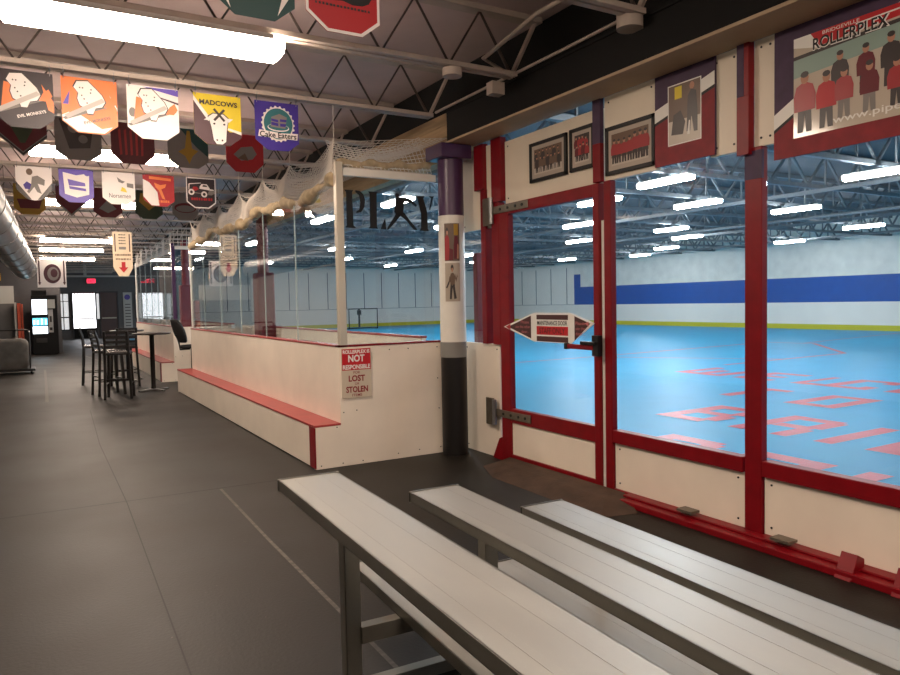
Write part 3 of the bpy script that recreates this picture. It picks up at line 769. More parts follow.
# ------------------------------------------------------------------ netting
def net_grid(P, nu, nv, name, par, off, th=.0045):
    me = bpy.data.meshes.new(name); vs = []; fs = []
    for i in range(nu+1):
        for j in range(nv+1): vs.append(Vector(P(i/nu, j/nv))-Vector(off))
    for i in range(nu):
        for j in range(nv): fs.append((i*(nv+1)+j, (i+1)*(nv+1)+j, (i+1)*(nv+1)+j+1, i*(nv+1)+j+1))
    me.from_pydata(vs, [], fs); me.materials.append(netm)
    o = bpy.data.objects.new(name, me); COL.objects.link(o); o.parent = par
    w = o.modifiers.new('cords', 'WIREFRAME'); w.thickness = th; w.use_replace = True; w.use_even_offset = False
    return o
pk = [6.2, 7.5, 8.55, 9.7, 10.9, 12.0, 13.2]
def ntop(y):
    for a, b in zip(pk[:-1], pk[1:]):
        if a <= y <= b+1e-6:
            s = (y-a)/(b-a); return 3.02-.18*(4*s*(1-s))**.7*(1.1 if s > .5 else .8)
    return 3.0
def rollz(y): return 2.62+.035*math.sin(y*2.3+.5)+.02*math.sin(y*5.1)
OFF = (2.42, 9.5, 2.6)
t = T('safety_netting', 'white netting in scallops above the near box glass, with a tan rolled bundle', 'net', OFF)
def PN(u, v):
    y = 6.2+u*7.0; zb = rollz(y)+.02
    return (2.42+.05*math.sin(y*4)*v*(1-v)*4, y, zb+(ntop(y)-zb)*v)
net_grid(PN, 170, 10, 'side_net', t.o, OFF, .013)
def PE(u, v):
    x = 2.43+u*1.0; zt = 3.05-.22*math.sin(u*PI)*.5+.12*u
    return (x, 6.19+.25*v, 2.76+(zt-2.76)*v)
net_grid(PE, 24, 9, 'end_net', t.o, OFF, .011)
def PO(u, v): return (2.43+u*1.25, 6.3+v*6.8, 3.0+.16*u-.12*math.sin(PI*((v*6) % 1))*(1-u)+.0*v)
net_grid(PO, 20, 100, 'roof_net', t.o, OFF, .006)
pts = []; rs = []
for i in range(90):
    y = 6.22+i*.078; pts.append((2.44+.02*math.sin(y*7), y, rollz(y)+.012*math.sin(y*19))); rs.append(.055+.018*math.sin(y*9.3)+.01*math.sin(y*23))
t.part('rolled_bundle', MB().tube(pts, rs, rollm, 12))
pts = [(2.46+.97*i/24, 6.24, 2.80+.015*math.sin(i*.9)+.04*i/24) for i in range(25)]
t.part('rolled_bundle', MB().tube(pts, [.035+.008*math.sin(i*1.7) for i in range(25)], rollm, 10))
cb = MB()
for y in pk: cb.tube([(2.42, y, 3.02), (2.42, y, 3.32)], .004, netm, 5)
t.part('hanger', cb)
OFF = (2.42, 18, 2.7)
t = T('safety_netting', 'white netting with loose folds above the far box glass', 'net', OFF)
net_grid(lambda u, v: (2.42+.06*math.sin(u*40)*v, 15.4+u*5.8, 2.62+v*(.42-.14*abs(math.sin(u*5*PI)))), 110, 7, 'side_net', t.o, OFF, .007)
net_grid(lambda u, v: (2.38+u*1.0, 15.24, 2.74+v*.36), 12, 5, 'end_net', t.o, OFF, .014)

# ------------------------------------------------------------------ far columns along the box line
def padcol(x, y, label):
    t = T('padded_column', label, 'column', (x, y, 0))
    t.part('shaft', MB().lathe([(.1, 0), (.1, 3.3)], (x, y, 0), maroon, 20))
    t.part('padding', MB().box(x-.16, x+.16, y-.16, y+.16, .75, 2.1, maroon), .03)
padcol(3.62, 12.95, 'maroon padded column seen through the near box glass')
padcol(3.55, 20.3, 'maroon padded column beyond the office chair')
# maroon post in the rink by the door
t = T('padded_column', 'maroon post standing in the rink behind the left door pane', 'column', (4.95, 7.75, 0))
t.part('shaft', MB().box(4.90, 5.0, 7.7, 7.8, 0, 2.12, maroon), .01)
t.part('edge_trim', MB().box(5.0, 5.04, 7.68, 7.82, 0, 2.14, greyband), .004)

# ------------------------------------------------------------------ bleacher
t = T('bleacher', 'three-row aluminium bleacher beside the red framed rink glass', 'bleacher', (1.0, 3.0, 0), rz=math.radians(-2.0))
# local frame: origin at the near-glass end, rows run towards -y
def plank(x0, w, z, name, y0=0, y1=-4.57, h=.045):
    b = MB()
    b.box(x0, x0+w, y1, y0, z-h, z-h+.006, alud); b.box(x0, x0+.006, y1, y0, z-h, z, alud); b.box(x0+w-.006, x0+w, y1, y0, z-h, z, alud)
    # extruded top: flat bands with two shallow channels
    b.box(x0, x0+w, y1, y0, z-.006, z-.001, alu)
    b.box(x0+.002, x0+w-.002, y1, y0, z-.001, z, alu)
    for q in (.27, .73): b.box(x0+w*q-.012, x0+w*q+.012, y1, y0, z, z+.0006, alu)
    o = t.part(name, b, .0012)
    t.sub(o, 'end_cap', MB().box(x0-.003, x0+w+.003, y0-.002, y0+.012, z-h-.004, z+.003, alud).box(x0+.004, x0+w-.004, y0+.012, y0+.0125, z-h+.004, z-.006, blackm).box(x0-.0036, x0-.003, y0-.0, y0+.01, z-h, z-.002, blackm).box(x0+.01, x0+w-.01, y0-.002, y0+.006, z+.003, z+.0036, blackm))
X1, X2, X3 = -.122, .502, 1.135
plank(X1, .268, .745, 'seat_plank'); plank(X2, .258, .6, 'seat_plank'); plank(X3, .258, .43, 'seat_plank')
plank(.2, .25, .315, 'foot_plank'); plank(.86, .25, .17, 'foot_plank')
for yf in (-.5, -2.28, -4.06):
    def leg(x, z, w=.062): t.part('leg', MB().box(x-w/2, x+w/2, yf-.02, yf-.014, 0, z, alud).box(x-w/2, x-w/2+.006, yf-.02, yf+.04, 0, z, alud), .001)
    leg(.012, .70); leg(.63, .555); leg(1.262, .385)
    t.part('cross_beam', MB().box(.04, .52, yf-.035, yf+.015, .205, .27, alud), .002)
    t.part('cross_beam', MB().box(-.1, 1.42, yf-.035, yf+.015, .0, .05, alud), .002)
    t.part('cross_beam', MB().box(.655, 1.13, yf-.035, yf+.015, .07, .125, alud), .002)
    t.part('seat_bracket', MB().box(-.05, .09, yf-.03, yf+.02, .665, .70, alud).box(.56, .70, yf-.03, yf+.02, .52, .555, alud).box(1.2, 1.33, yf-.03, yf+.02, .35, .385, alud), .002)

# ------------------------------------------------------------------ bar tables and stools
def stool(loc, rz, label):
    t = T('bar_stool', label, 'stool', loc, 'black ladder-back bar stools', rz=rz)
    # local: seat .4 square, front at +y, back at -y
    for sx in (-1, 1):
        t.part('leg', MB().bar((sx*.2, .2, 0), (sx*.17, .17, .74), .042, .042, blackm))
        t.part('leg', MB().tube([(sx*.2, -.22, 0), (sx*.18, -.18, .74), (sx*.175, -.2, .95), (sx*.17, -.25, 1.13)], .022, blackm, 8))
    t.part('seat', MB().box(-.205, .205, -.2, .21, .735, .765, blackm).box(-.19, .19, -.185, .195, .765, .785, mat('grey_vinyl_seat', (60, 56, 56), .22, spec=.7)), .008)
    for z in (.87, .95, 1.03, 1.11):
        yb = -.19-(z-.8)*.17
        t.part('back_slat', MB().bar((-.175, yb, z), (.175, yb, z),   .014, .048, blackm))
    t.part('footrest', MB().bar((-.19, .19, .28), (.19, .19, .28), .022, .022, blackm).bar((-.195, -.2, .33), (.195, -.2, .33), .02, .02, blackm)
           .bar((-.19, -.2, .25), (-.19, .19, .25), .02, .02, blackm).bar((.19, -.2, .25), (.19, .19, .25), .02, .02, blackm))
    return t.o
s0 = stool((1.17, 13.1, 0), math.radians(-12), 'nearest bar stool, its slatted back towards the camera')
dup(s0, (1.06, 13.75, 0), math.radians(-78), 'bar stool seen from the side, at the left edge of the group')
dup(s0, (1.44, 15.0, 0), math.radians(10), 'bar stool behind the tables, its back just left of the second table post')
dup(s0, (.98, 15.9, 0), math.radians(-95), 'farthest bar stool, half hidden behind the side-on stool')
def table(loc, label):
    t = T('bar_table', label, 'table', loc, 'high bar tables', rz=0)
    t.part('tabletop', MB().lathe([(.30, 1.02), (.325, 1.025), (.33, 1.04), (.325, 1.052), (.30, 1.055)], (0, 0, 0), mat('dark_table_top', (40, 32, 30), .3), 32))
    t.part('column', MB().lathe([(.045, .03), (.04, .1), (.04, 1.0), (.09, 1.02)], (0, 0, 0), blackm, 18))
    b = MB()
    for k in range(4):
        a = k*PI/2+.5; b.bar((0, 0, .03), (.3*math.cos(a), .3*math.sin(a), .015), .06, .025, galv)
    t.part('base', b, .004)
    return t.o
t0 = table((1.80, 13.86, 0), 'nearer round high bar table, right of the stools')
dup(t0, (1.62, 16.1, 0), label='second round high bar table, behind the nearer one')

# office chair
t = T('office_chair', 'black swivel office chair between the two players boxes', 'chair', (2.58, 14.35, 0), rz=math.radians(-72))
LF = .27
t.part('seat', MB().lathe([(.12, .44+LF), (.22, .445+LF), (.235, .475+LF), (.21, .505+LF), (.1, .515+LF)], (0, 0, 0), fabric, 24))
bk = MB(); vs = []; fs = []; nn = 10
for i in range(nn+1):
    for j in range(9):
        u = -1+2*j/8; v = i/nn; ww = .2*math.sin(PI*(.16+.72*v))**.5
        vs.append((u*ww, -.24-.16*v+.05*u*u, LF+.56+.44*v))
for i in range(nn):
    for j in range(8): fs.append((i*9+j, i*9+j+1, (i+1)*9+j+1, (i+1)*9+j))
bo = t.part('backrest', bk.add(vs, fs, fabric, True)); sd = bo.modifiers.new('padding', 'SOLIDIFY'); sd.thickness = .05
t.part('back_bar', MB().tube([(0, -.05, .43+LF), (0, -.24, .43+LF), (0, -.26, .56+LF), (0, -.31, .72+LF)], .016, blackm, 8))
t.part('gas_lift', MB().cyl((0, 0, .1), (0, 0, .44+LF), .025, blackm, 12))
for k in range(5):
    a = 2*PI*k/5; t.part('base_arm', MB().bar((0, 0, .1), (.27*math.cos(a), .27*math.sin(a), .075), .04, .025, blackm))
    t.part('caster', MB().cyl((.27*math.cos(a)-.02, .27*math.sin(a), .03), (.27*math.cos(a)+.02, .27*math.sin(a), .03), .03, blackm, 12))

# ------------------------------------------------------------------ banners
def banner(name, label, x0, y, ztop, shape, base, draw, w=.39, h=.42, zj=3.312, border=None, group=None, rz=0.0):
    loc = (x0+w/2, y, ztop-h)
    t = T(name, label, 'banner', (x0, y, ztop-h), group, rz=rz)
    P = {'hex': [(0, .2*h), (.27*w, 0), (.75*w, 0), (w, .18*h), (w, h), (0, h)],
         'shield': [(0, .32*h), (.3*w, .03*h), (.5*w, 0), (.7*w, .03*h), (w, .32*h), (w, h), (0, h)],
         'oct': [(0, .24*h), (.25*w, 0), (.75*w, 0), (w, .24*h), (w, .85*h), (.85*w, h), (.15*w, h), (0, .85*h)],
         'tri': [(0, .45*h), (.5*w, 0), (w, .45*h), (w, h), (0, h)],
         'rect': [(0, 0), (w, 0), (w, h), (0, h)]}[shape]
    t.part('cloth', MB().prism(P, (0, 0, 0), (1, 0, 0), (0, 0, 1), .004, base))
    d = MB(); st = [0]
    def F(poly, m):
        st[0] += 1; d.flat([(a*w, b*h) for a, b in poly], (0, -.0052-.0004*st[0], 0), (1, 0, 0), (0, 0, 1), m)
    def TX(s, cx, cy, hh, m, width, bold=.02, ang=0.0):
        st[0] += 1; d.text(s, (cx*w, -.0052-.0004*st[0], cy*h), (math.cos(ang), 0, math.sin(ang)), (-math.sin(ang), 0, math.cos(ang)), hh*h, m, width*w, bold)
    if border:
        q = [(a/w, b/h) for a, b in P]; cxx = .5; cyy = .5
        F(q, border); F([(cxx+(a-cxx)*.93, cyy+(b-cyy)*.93) for a, b in q], base)
    def BAR(cx, cy, hh, m, width, n):
        st[0] += 1; g = random.Random(n+int(cx*100))
        for i in range(n):
            a = cx-width/2+width*i/n; b_ = width/n*g.uniform(.5, .85)
            d.flat([(q*w, r*h) for q, r in rect(a, cy-hh/2, a+b_, cy+hh/2*g.uniform(.7, 1))], (0, -.0052-.0004*st[0], 0), (1, 0, 0), (0, 0, 1), m)
    TX.bar = BAR
    draw(F, TX)
    if d.v: t.part('print', d)
    if zj-ztop > .01:
        for xx in (.05*w, .95*w):
            c = MB(); zz = h-.015; n = max(2, int((zj-ztop+.015)/.028))
            for i in range(n):
                z0 = zz+i*(zj-ztop+.015)/n
                c.tube([(xx+(.006*math.cos(a) if i % 2 else 0), (0 if i % 2 else .006*math.cos(a))-.004, z0+.012+.016*math.sin(a)) for a in [2*PI*q/6 for q in range(6)]], .0025, galv, 4, closed=True)
            c.tube([(xx, -.004, h+zj-ztop-.03), (xx, -.03, h+zj-ztop+.01), (xx, .0, h+zj-ztop+.045), (xx, .03, h+zj-ztop+.01), (xx, .02, h+zj-ztop-.004)], .003, galv, 5)
            t.part('chain', c)
    return t
HX = 'front row of banners'; H0 = 'nearest row of banners'; H2 = 'second row of banners'; H3 = 'third row of banners'; H4 = 'fourth row of banners'
def emblem(F, TX, flag, txt):
    F([(.0, .25), (.06, .22), (.95, .55), (.97, .62), (.85, .62)], fl_grey)
    F([(.18, .78), (.3, .76), (.45, .5), (.42, .42), (.12, .3)], fl_orange); 
    F([(.82, .64), (.92, .72), (.98, .6), (.9, .5), (.75, .5)], fl_orange)
    out = [(.22, .82), (.28, .93), (.48, .95), (.6, .84), (.72, .72), (.78, .6), (.72, .5), (.6, .47), (.55, .36), (.45, .36), (.42, .45), (.32, .5), (.28, .62), (.3, .72)]
    F([(.5+(a-.5)*1.07, .65+(b-.65)*1.07) for a, b in out], ph_dark); F(out, fl_white)
    for a, b in ((.33, .82), (.38, .82), (.53, .8), (.52, .74), (.4, .62), (.6, .58), (.45, .55), (.36, .68)): F(ell(a, b, .014, .014, 8), ph_dark)
    F([(.04, .3), (.1, .24), (.78, .6), (.72, .66)], mat('stick_grey', (190, 182, 176), .5))
    if txt: TX('EVIL MONKEYS', .62, .25, .055, fl_white if flag else ph_brown, .5, .02, .3)
def d1(F, TX):
    F([(-.0, .6), (.06, .8), (.08, .6), (.03, .45)], fl_orange); F([(.8, .8), (1, .5), (1, .3), (.9, .35)], fl_orange); emblem(F, TX, 1, 1)
def d2(F, TX):
    F([(.02, .5), (.15, .75), (.12, .5)], fl_violet); F([(.85, .75), (1, .45), (1, .5)], fl_white); F([(0, .3), (.2, .4), (.7, .1), (.9, .15), (.75, .02), (.27, .02), (.02, .2)], fl_white); emblem(F, TX, 0, 1)
def d3(F, TX):
    F([(.3, .98), (1, .86), (1, .78), (1, .99)], fl_violet); F([(1, .7), (.62, .8), (.62, .82), (1, .74)], fl_plum); F(ell(.1, .48, .07, .09, 10), fl_grey); emblem(F, TX, 0, 0)
def d4(F, TX):
    F([(0, .2), (.27, 0), (.75, 0), (1, .18), (1, .3), (.75, .28), (.5, .45), (.3, .48), (0, .85)], fl_plum)
    F([(0, .85), (0, .95), (.35, .52), (.3, .46)], fl_white); F([(.7, .32), (1, .24), (1, .3), (.72, .36)], fl_white)
    hd = [(.3, .55), (.4, .62), (.62, .62), (.72, .54), (.68, .3), (.66, .08), (.58, .02), (.46, .02), (.4, .1), (.36, .35)]
    F([(.52+(a-.52)*1.08, .34+(b-.34)*1.06) for a, b in hd], ph_dark); F(hd, fl_white)
    F([(.2, .48), (.32, .55), (.34, .48)], fl_white); F([(.7, .55), (.82, .54), (.72, .46)], fl_white)
    F([(.4, .7), (.44, .73), (.66, .5), (.62, .47)], ph_dark); F([(.62, .73), (.66, .7), (.44, .47), (.4, .5)], ph_dark)
    F(ell(.47, .1, .02, .02, 8), ph_dark); F(ell(.58, .1, .02, .02, 8), ph_dark); F(ell(.42, .42, .025, .02, 8), ph_dark); F(ell(.63, .42, .025, .02, 8), ph_dark)
    TX('MADCOWS', .52, .83, .1, ph_dark, .8, .03)
def d5(F, TX):
    F(ell(.52, .55, .36, .35, 40), fl_white)
    for k in range(22): a = 2*PI*k/22; F(ell(.52+.36*math.cos(a), .55+.35*math.sin(a), .03, .028, 8), fl_white)
    F(ell(.52, .55, .33, .32, 36), fl_teal); F(ell(.52, .47, .25, .08, 24), fl_white); F(ell(.52, .48, .23, .065, 24), fl_teal)
    F([(.34, .48), (.68, .46), (.72, .7), (.55, .76), (.36, .68)], fl_grey)
    F([(.36, .52), (.52, .5), (.52, .56), (.36, .58)], fl_blue); F([(.36, .6), (.52, .58), (.52, .63), (.36, .65)], fl_blue); F([(.56, .5), (.68, .5), (.7, .56), (.56, .56)], fl_blue); F([(.56, .6), (.7, .6), (.71, .65), (.56, .65)], fl_blue)
    F([(.05, .26), (.95, .24), (.97, .38), (.6, .36), (.08, .4)], fl_white)
    TX('Cake Eaters', .51, .315, .12, black, .84, .02)
xs1 = [-.2, .236, .69, 1.192, 1.695]
specs = [('hex', fl_black, d1, 'black banner with a white blob emblem and orange flames, far left of the front row'), ('hex', fl_orange, d2, 'orange banner with a white blob emblem, shining under the long light'),
         ('hex', fl_white, d3, 'white banner with a spotted emblem and stick, left of the madcows banner'), ('hex', fl_yellow, d4, 'yellow and plum banner reading madcows with a white cow head'),
         ('hex', fl_blue, d5, 'blue banner reading cake eaters around a teal cake badge')]
for x, (sh, ba, dr, lab) in zip(xs1, specs):
    banner('banner', lab, x, 6.17, 3.265, sh, ba, dr, .385, .415, group=HX)
def e0(F, TX): F([(.08, .5), (.14, .42), (.24, .4), (.34, .37), (.5, .38), (.62, .35), (.76, .36), (.85, .4), (.9, .48), (.92, .95), (.06, .95)], black); TX.bar(.5, .31, .03, ph_dark, .76, 16)
def e1(F, TX): F([(.2, .3), (.8, .3), (.85, .9), (.15, .9)], fl_teal); F([(.02, .35), (.12, .4), (.22, .06)], fl_white); F([(.98, .35), (.88, .4), (.78, .06)], fl_white)
def e2(F, TX): F([(.2, .5), (.8, .5), (.7, .9)], fl_grey)
banner('banner', 'red octagonal banner with a black crest at the top of the picture', 1.19, 3.37, 3.262, 'hex', fl_red, e0, .39, .42, border=fl_white, group=H0)
banner('banner', 'dark green banner with white edges at the top, left of the red octagonal one', .745, 3.37, 3.262, 'hex', fl_green, e1, .39, .42, group=H0)
banner('banner', 'pale banner whose lower edge shows at the top above the long light', .30, 3.37, 3.262, 'hex', fl_white, e2, .39, .40, group=H0)
def g1(F, TX):
    F([(.2, .9), (.8, .9), (.7, .6), (.55, .3), (.45, .3), (.3, .6)], fl_olive); F([(0, .45), (.5, .0), (1, .45), (1, .55), (.5, .1), (0, .55)], fl_grey); F([(0, .47), (.5, .02), (1, .47), (1, .52), (.5, .07), (0, .52)], ph_dark)
def g2(F, TX): F([(.1, .95), (.85, .95), (.75, .3), (.3, .25)], ph_dark); F(ell(.4, .75, .12, .12, 14), fl_grey); F(ell(.6, .5, .1, .1, 14), fl_grey)
def g3(F, TX):
    for k in range(5): F([(.2+.12*k, .2), (.25+.12*k, .22), (.22+.13*k, .85), (.17+.13*k, .8)], fl_red)
def g4(F, TX):
    F([(.3, 1), (1, 1), (1, .3), (.7, .55)], fl_green); F([(.48, .95), (.55, .95), (.6, .5), (.75, .45), (.6, .3), (.52, .1), (.42, .3), (.25, .4), (.42, .5)], fl_gold)
def g5(F, TX): F([(.2, .45), (.4, .65), (.7, .7), (.82, .5), (.7, .35), (.4, .3)], fl_grey); F([(.3, .35), (.5, .5), (.6, .3)], ph_brown)
for x, sh, ba, dr, lab in ((-.23, 'tri', fl_maroon, g1, 'maroon pointed banner with a dark emblem, behind the black banner'), (.22, 'hex', fl_grey, g2, 'grey banner with a charcoal crest, behind the orange banner'),
                           (.69, 'oct', fl_maroon, g3, 'dark maroon banner with faint red stripes, behind the white spotted banner'), (1.2, 'hex', fl_grey, g4, 'grey and green banner with a gold emblem, behind the madcows banner'),
                           (1.765, 'oct', fl_red, g5, 'red octagonal banner with a grey animal emblem, below the cake eaters banner')):
    banner('banner', lab, x, 7.56, 3.29, sh, ba, dr, .39, .39, group=H2)
def h1(F, TX):
    F([(0, .32), (0, .55), (.42, .02), (.3, .03)], ph_dark); F([(1, .32), (1, .55), (.58, .02), (.7, .03)], ph_dark)
    F(ell(.38, .84, .09, .1, 12), ph_brown); F([(.45, .7), (.6, .74), (.8, .62), (.78, .45), (.6, .5), (.7, .2), (.58, .25), (.5, .4), (.35, .2), (.3, .25), (.42, .5)], fl_grey); F([(.2, .45), (.3, .55), (.42, .48), (.38, .32), (.25, .33)], fl_blue)
def h2(F, TX): F([(.12, .9), (.5, .82), (.88, .9), (.86, .25), (.5, .15), (.16, .25)], fl_white); F([(.25, .7), (.75, .6), (.78, .35), (.3, .4)], fl_violet); F([(.2, .5), (.85, .42), (.8, .5)], fl_white); F(ell(.82, .9, .09, .09, 14), fl_violet)
def h3(F, TX):
    F([(.45, .85), (.6, .75), (.7, .72), (.62, .66), (.5, .7)], fl_grey); F([(.75, .55), (.95, .52), (.95, .66), (.75, .68)], fl_grey); F([(.55, .42), (.75, .38), (.7, .5), (.6, .55)], fl_yellow); TX('Norsemen', .53, .27, .14, ph_dark, .66, .0)
def h4(F, TX):
    F([(0, .3), (.25, .02), (.5, .02), (.45, .45), (.2, .75), (0, .85)], fl_white); F([(.2, .95), (.9, .9), (.9, .82), (.2, .86)], fl_orange)
    F([(.35, .75), (.55, .68), (.75, .72), (.7, .6), (.58, .55), (.7, .22), (.6, .25), (.5, .5), (.4, .6)], fl_orange); TX.bar(.66, .16, .08, fl_orange, .36, 6)
def h5(F, TX):
    F([(.08, .78), (.12, .8), (.5, .84), (.5, .82), (.12, .77), (.1, .6), (.08, .6)], fl_white)
    F([(.14, .5), (.5, .47), (.5, .5), (.14, .53)], fl_grey); F([(.2, .62), (.24, .7), (.36, .7), (.42, .62), (.3, .56)], fl_red)
    F([(.44, .64), (.46, .72), (.52, .8), (.7, .8), (.8, .66), (.78, .6)], fl_white); F([(.55, .71), (.57, .77), (.68, .76), (.72, .71)], ph_dark)
    F([(.74, .52), (.78, .62), (.95, .6), (.96, .5), (.85, .44), (.72, .45)], fl_grey); F([(.78, .6), (.8, .64), (.92, .63), (.94, .6)], fl_white)
    for a, q in ((.17, .52), (.6, .46)): F(ell(a, q, .105, .1, 16), fl_white); F(ell(a, q, .05, .05, 12), ph_dark)
    TX.bar(.53, .3, .09, fl_red, .74, 9)
for x, sh, ba, dr, bo, lab in ((-.145, 'shield', fl_white, h1, None, 'white pointed banner with a blue and grey player emblem, leftmost of the third row'), (.325, 'hex', fl_violet, h2, None, 'purple and white shiny banner in the third row'),
                               (.82, 'hex', fl_white, h3, None, 'white banner reading norsemen with a yellow mark'), (1.314, 'hex', fl_red, h4, None, 'red and white banner with an orange figure, right of the norsemen banner'),
                               (1.865, 'hex', fl_black, h5, fl_white, 'dark banner with a white truck and white edging, rightmost of the third row')):
    banner('banner', lab, x, 10.36, 3.295, sh, ba, dr, .395, .42, border=bo, group=H3)
def k1(F, TX): F([(.1, .5), (.9, .5), (.8, .2), (.2, .2)], fl_maroon)
def k2(F, TX): F([(0, .45), (.5, .0), (1, .45), (1, .52), (.5, .07), (0, .52)], fl_grey)
def k3(F, TX): F([(.2, .3), (.5, .6), (.8, .3), (.5, .15)], fl_grey)
def k4(F, TX): F([(.15, .6), (.5, .3), (.9, .6), (.8, .9), (.2, .9)], fl_gold)
def k5(F, TX): F(ell(.5, .45, .42, .18, 20), fl_maroon); F(ell(.5, .42, .36, .12, 20), fl_grey)
for x, sh, ba, dr, lab in ((-.2, 'hex', fl_gold, k1, 'gold banner with a maroon bar, below the white pointed banner'), (.32, 'tri', fl_maroon, k2, 'dark maroon pointed banner, below the purple banner'),
                           (.80, 'hex', fl_maroon, k3, 'dull red banner partly hidden behind the norsemen banner'), (1.37, 'hex', fl_olive, k4, 'green and gold banner hanging behind the red and white one'),
                           (1.90, 'oct', fl_grey, k5, 'grey banner with a maroon oval, left of the truck banner')):
    banner('banner', lab, x, 11.76, 3.29, sh, ba, dr, .39, .43, group=H4)
def w1(F, TX):
    F(ell(.52, .48, .3, .34, 28), fl_plum); F(ell(.55, .48, .2, .24, 24), fl_grey); F(ell(.58, .5, .12, .15, 20), fl_plum)
    F(rect(.05, .1, .1, .95), fl_plum); F(rect(.9, .1, .95, .95), fl_plum); F([(.02, .18), (.075, .08), (.13, .18)], fl_plum); F([(.87, .18), (.925, .08), (.98, .18)], fl_plum)
banner('banner', 'large white banner with a plum round emblem, above the vending machine', .07, 20.16, 2.76, 'rect', fl_white, w1, .63, .70, zj=3.31)
def w2(F, TX):
    F(rect(.1, .55, .16, .95), fl_plum); F(rect(.84, .55, .9, .95), fl_plum)
    for i in range(4): TX.bar(.5, .93-.065*i, .028, ph_dark, .36, 6)
    F(rect(.32, .60, .68, .66), fl_grey)
    TX.bar(.52, .48, .04, ph_brown, .8, 11); TX.bar(.54, .385, .04, ph_brown, .8, 10)
    F([(.42, .32), (.62, .32), (.62, .2), (.76, .2), (.52, .08), (.28, .2), (.42, .2)], fl_red)
banner('banner', 'tall cream sign with a red arrow pointing down, hanging over the tables', 1.285, 14.6, 2.935, 'hex', mat('sign_cream', (216, 196, 168), .5), w2, .335, .83, zj=3.31)

# ------------------------------------------------------------------ duct
P0 = Vector((-.55, 6.0, 2.70)); P1 = Vector((-.17, 19.0, 2.475))
d = P1-P0
P0 = P0-d*.3
t = T('air_duct', 'round galvanised spiral duct at the upper left', 'duct', tuple((P0+P1)/2))
t.part('pipe', MB().tube([P0, P1], .25, galv, 28, cap=False).tube([P0, P1], .24, galv, 28, cap=False))
dn = d.normalized(); L = (P1-P0).length
k = .4
while k < L:
    t.part('joint_ring', MB().tube([P0+dn*k, P0+dn*(k+.03)], .257, galv, 28)); k += 1.25
for k in (3, 8, 11):
    c = P0+dn*k; t.part('hanger', MB().tube([c+Vector((0, 0, .25)), Vector((c.x, c.y, 3.82))], .006, webm, 5))

# ------------------------------------------------------------------ far lobby
bwall('wall_partition', -2.6, .78, 28.6, 28.75, 0, 3.82, darkwall2)
struct(MB().box(-2.6, -.62, 28.55, 28.6, 0, 1.75, darkwall).box(-2.6, -.62, 28.55, 28.6, 1.75, 2.35, lightwall).build('trim_partition'))
bwall('wall_lobby_left', .68, .78, 28.75, 41, 0, 3.82, darkwall2)
struct(MB().box(.72, 6.7, 41, 41.2, 0, 4.55, darkwall).build('wall_end'))
struct(MB().box(.78, 6.6, 40.9, 41.0, 3.15, 3.24, lightwall).box(2.2, 2.34, 40.93, 41, 3.24, 3.82, lightwall).build('trim_lintel'))
def lobby_door(name, x0, x1, z1, m, low, frame=darkwall2):
    t = T(name, kind='structure')
    t.part('frame', MB().box(x0-.06, x0, 40.9, 41, 0, z1+.06, frame).box(x1, x1+.06, 40.9, 41, 0, z1+.06, frame).box(x0, x1, 40.9, 41, z1, z1+.06, frame))
    t.part('pane', MB().box(x0, x1, 40.95, 40.99, low, z1, m))
    if low > .05: t.part('panel', MB().box(x0, x1, 40.94, 40.99, 0, low, blackp))
    t.part('push_bar', MB().box(x0+.05, x1-.05, 40.88, 40.93, 1.0, 1.06, alud))
lobby_door('door_2', 1.66, 2.68, 2.32, daylight, .54)
lobby_door('door_3', 2.92, 3.7, 2.35, browndoor, .02)
def lobby_window(name, x0, x1, z0, z1, bars, m):
    t = T(name, kind='structure')
    t.part('frame', MB().box(x0-.05, x1+.05, 40.92, 41, z0-.05, z0, darkwall2).box(x0-.05, x1+.05, 40.92, 41, z1, z1+.05, darkwall2).box(x0-.05, x0, 40.92, 41, z0, z1, darkwall2).box(x1, x1+.05, 40.92, 41, z0, z1, darkwall2))
    t.part('pane', MB().box(x0, x1, 40.96, 40.99, z0, z1, m))
    bb = MB()
    for (a, c, dd, e) in bars: bb.box(a, c, 40.93, 40.96, dd, e, blackm)
    if bars: t.part('bar', bb)
lobby_window('window_1', 1.0, 1.45, .5, 2.3, [(1.2, 1.24, .5, 2.3), (1.0, 1.45, 1.08, 1.14), (1.0, 1.45, 1.9, 1.93)], daylight2)
lobby_window('window_2', 2.72, 2.88, 1.0, 2.3, [], daylight2)
lobby_window('window_3', 4.62, 6.4, 1.0, 2.24, [(5.5, 5.54, 1.2, 2.24), (4.62, 5.54, 1.9, 1.93), (4.8, 5.2, 1.08, 1.1)], daylight2)
t = T('bunting', 'short row of maroon pennants across the top of the bright door', 'bunting', (2.15, 40.88, 2.3))
b = MB()
for k in range(7): b.prism([(1.68+.14*k, 2.36), (1.8+.14*k, 2.36), (1.74+.14*k, 2.24)], (0, 40.885, 0), (1, 0, 0), (0, 0, 1), .003, maroon)
t.part('pennant', b)
def exit_sign(x, z, lab):
    t = T('exit_sign', lab, 'sign', (x, 40.9, z), 'red exit signs')
    t.part('case', MB().box(x-.22, x+.22, 40.84, 40.9, z-.13, z+.13, greyband), .006)
    t.part('face', MB().box(x-.19, x+.19, 40.83, 40.84, z-.105, z+.105, exitred))
    t.part('lettering', MB().text('EXIT', (x, 40.826, z), YX, UZ, .12, mat('exit_ink', (90, 8, 16), .5), .28, .02))
exit_sign(2.53, 2.95, 'lit red exit sign above the bright lobby door')
exit_sign(5.35, 2.95, 'lit red exit sign seen through the far box glass')
t = T('wall_notice', 'tall white notice with a blue round badge beside the brown lobby door', 'sign', (4.2, 40.96, 1.0))
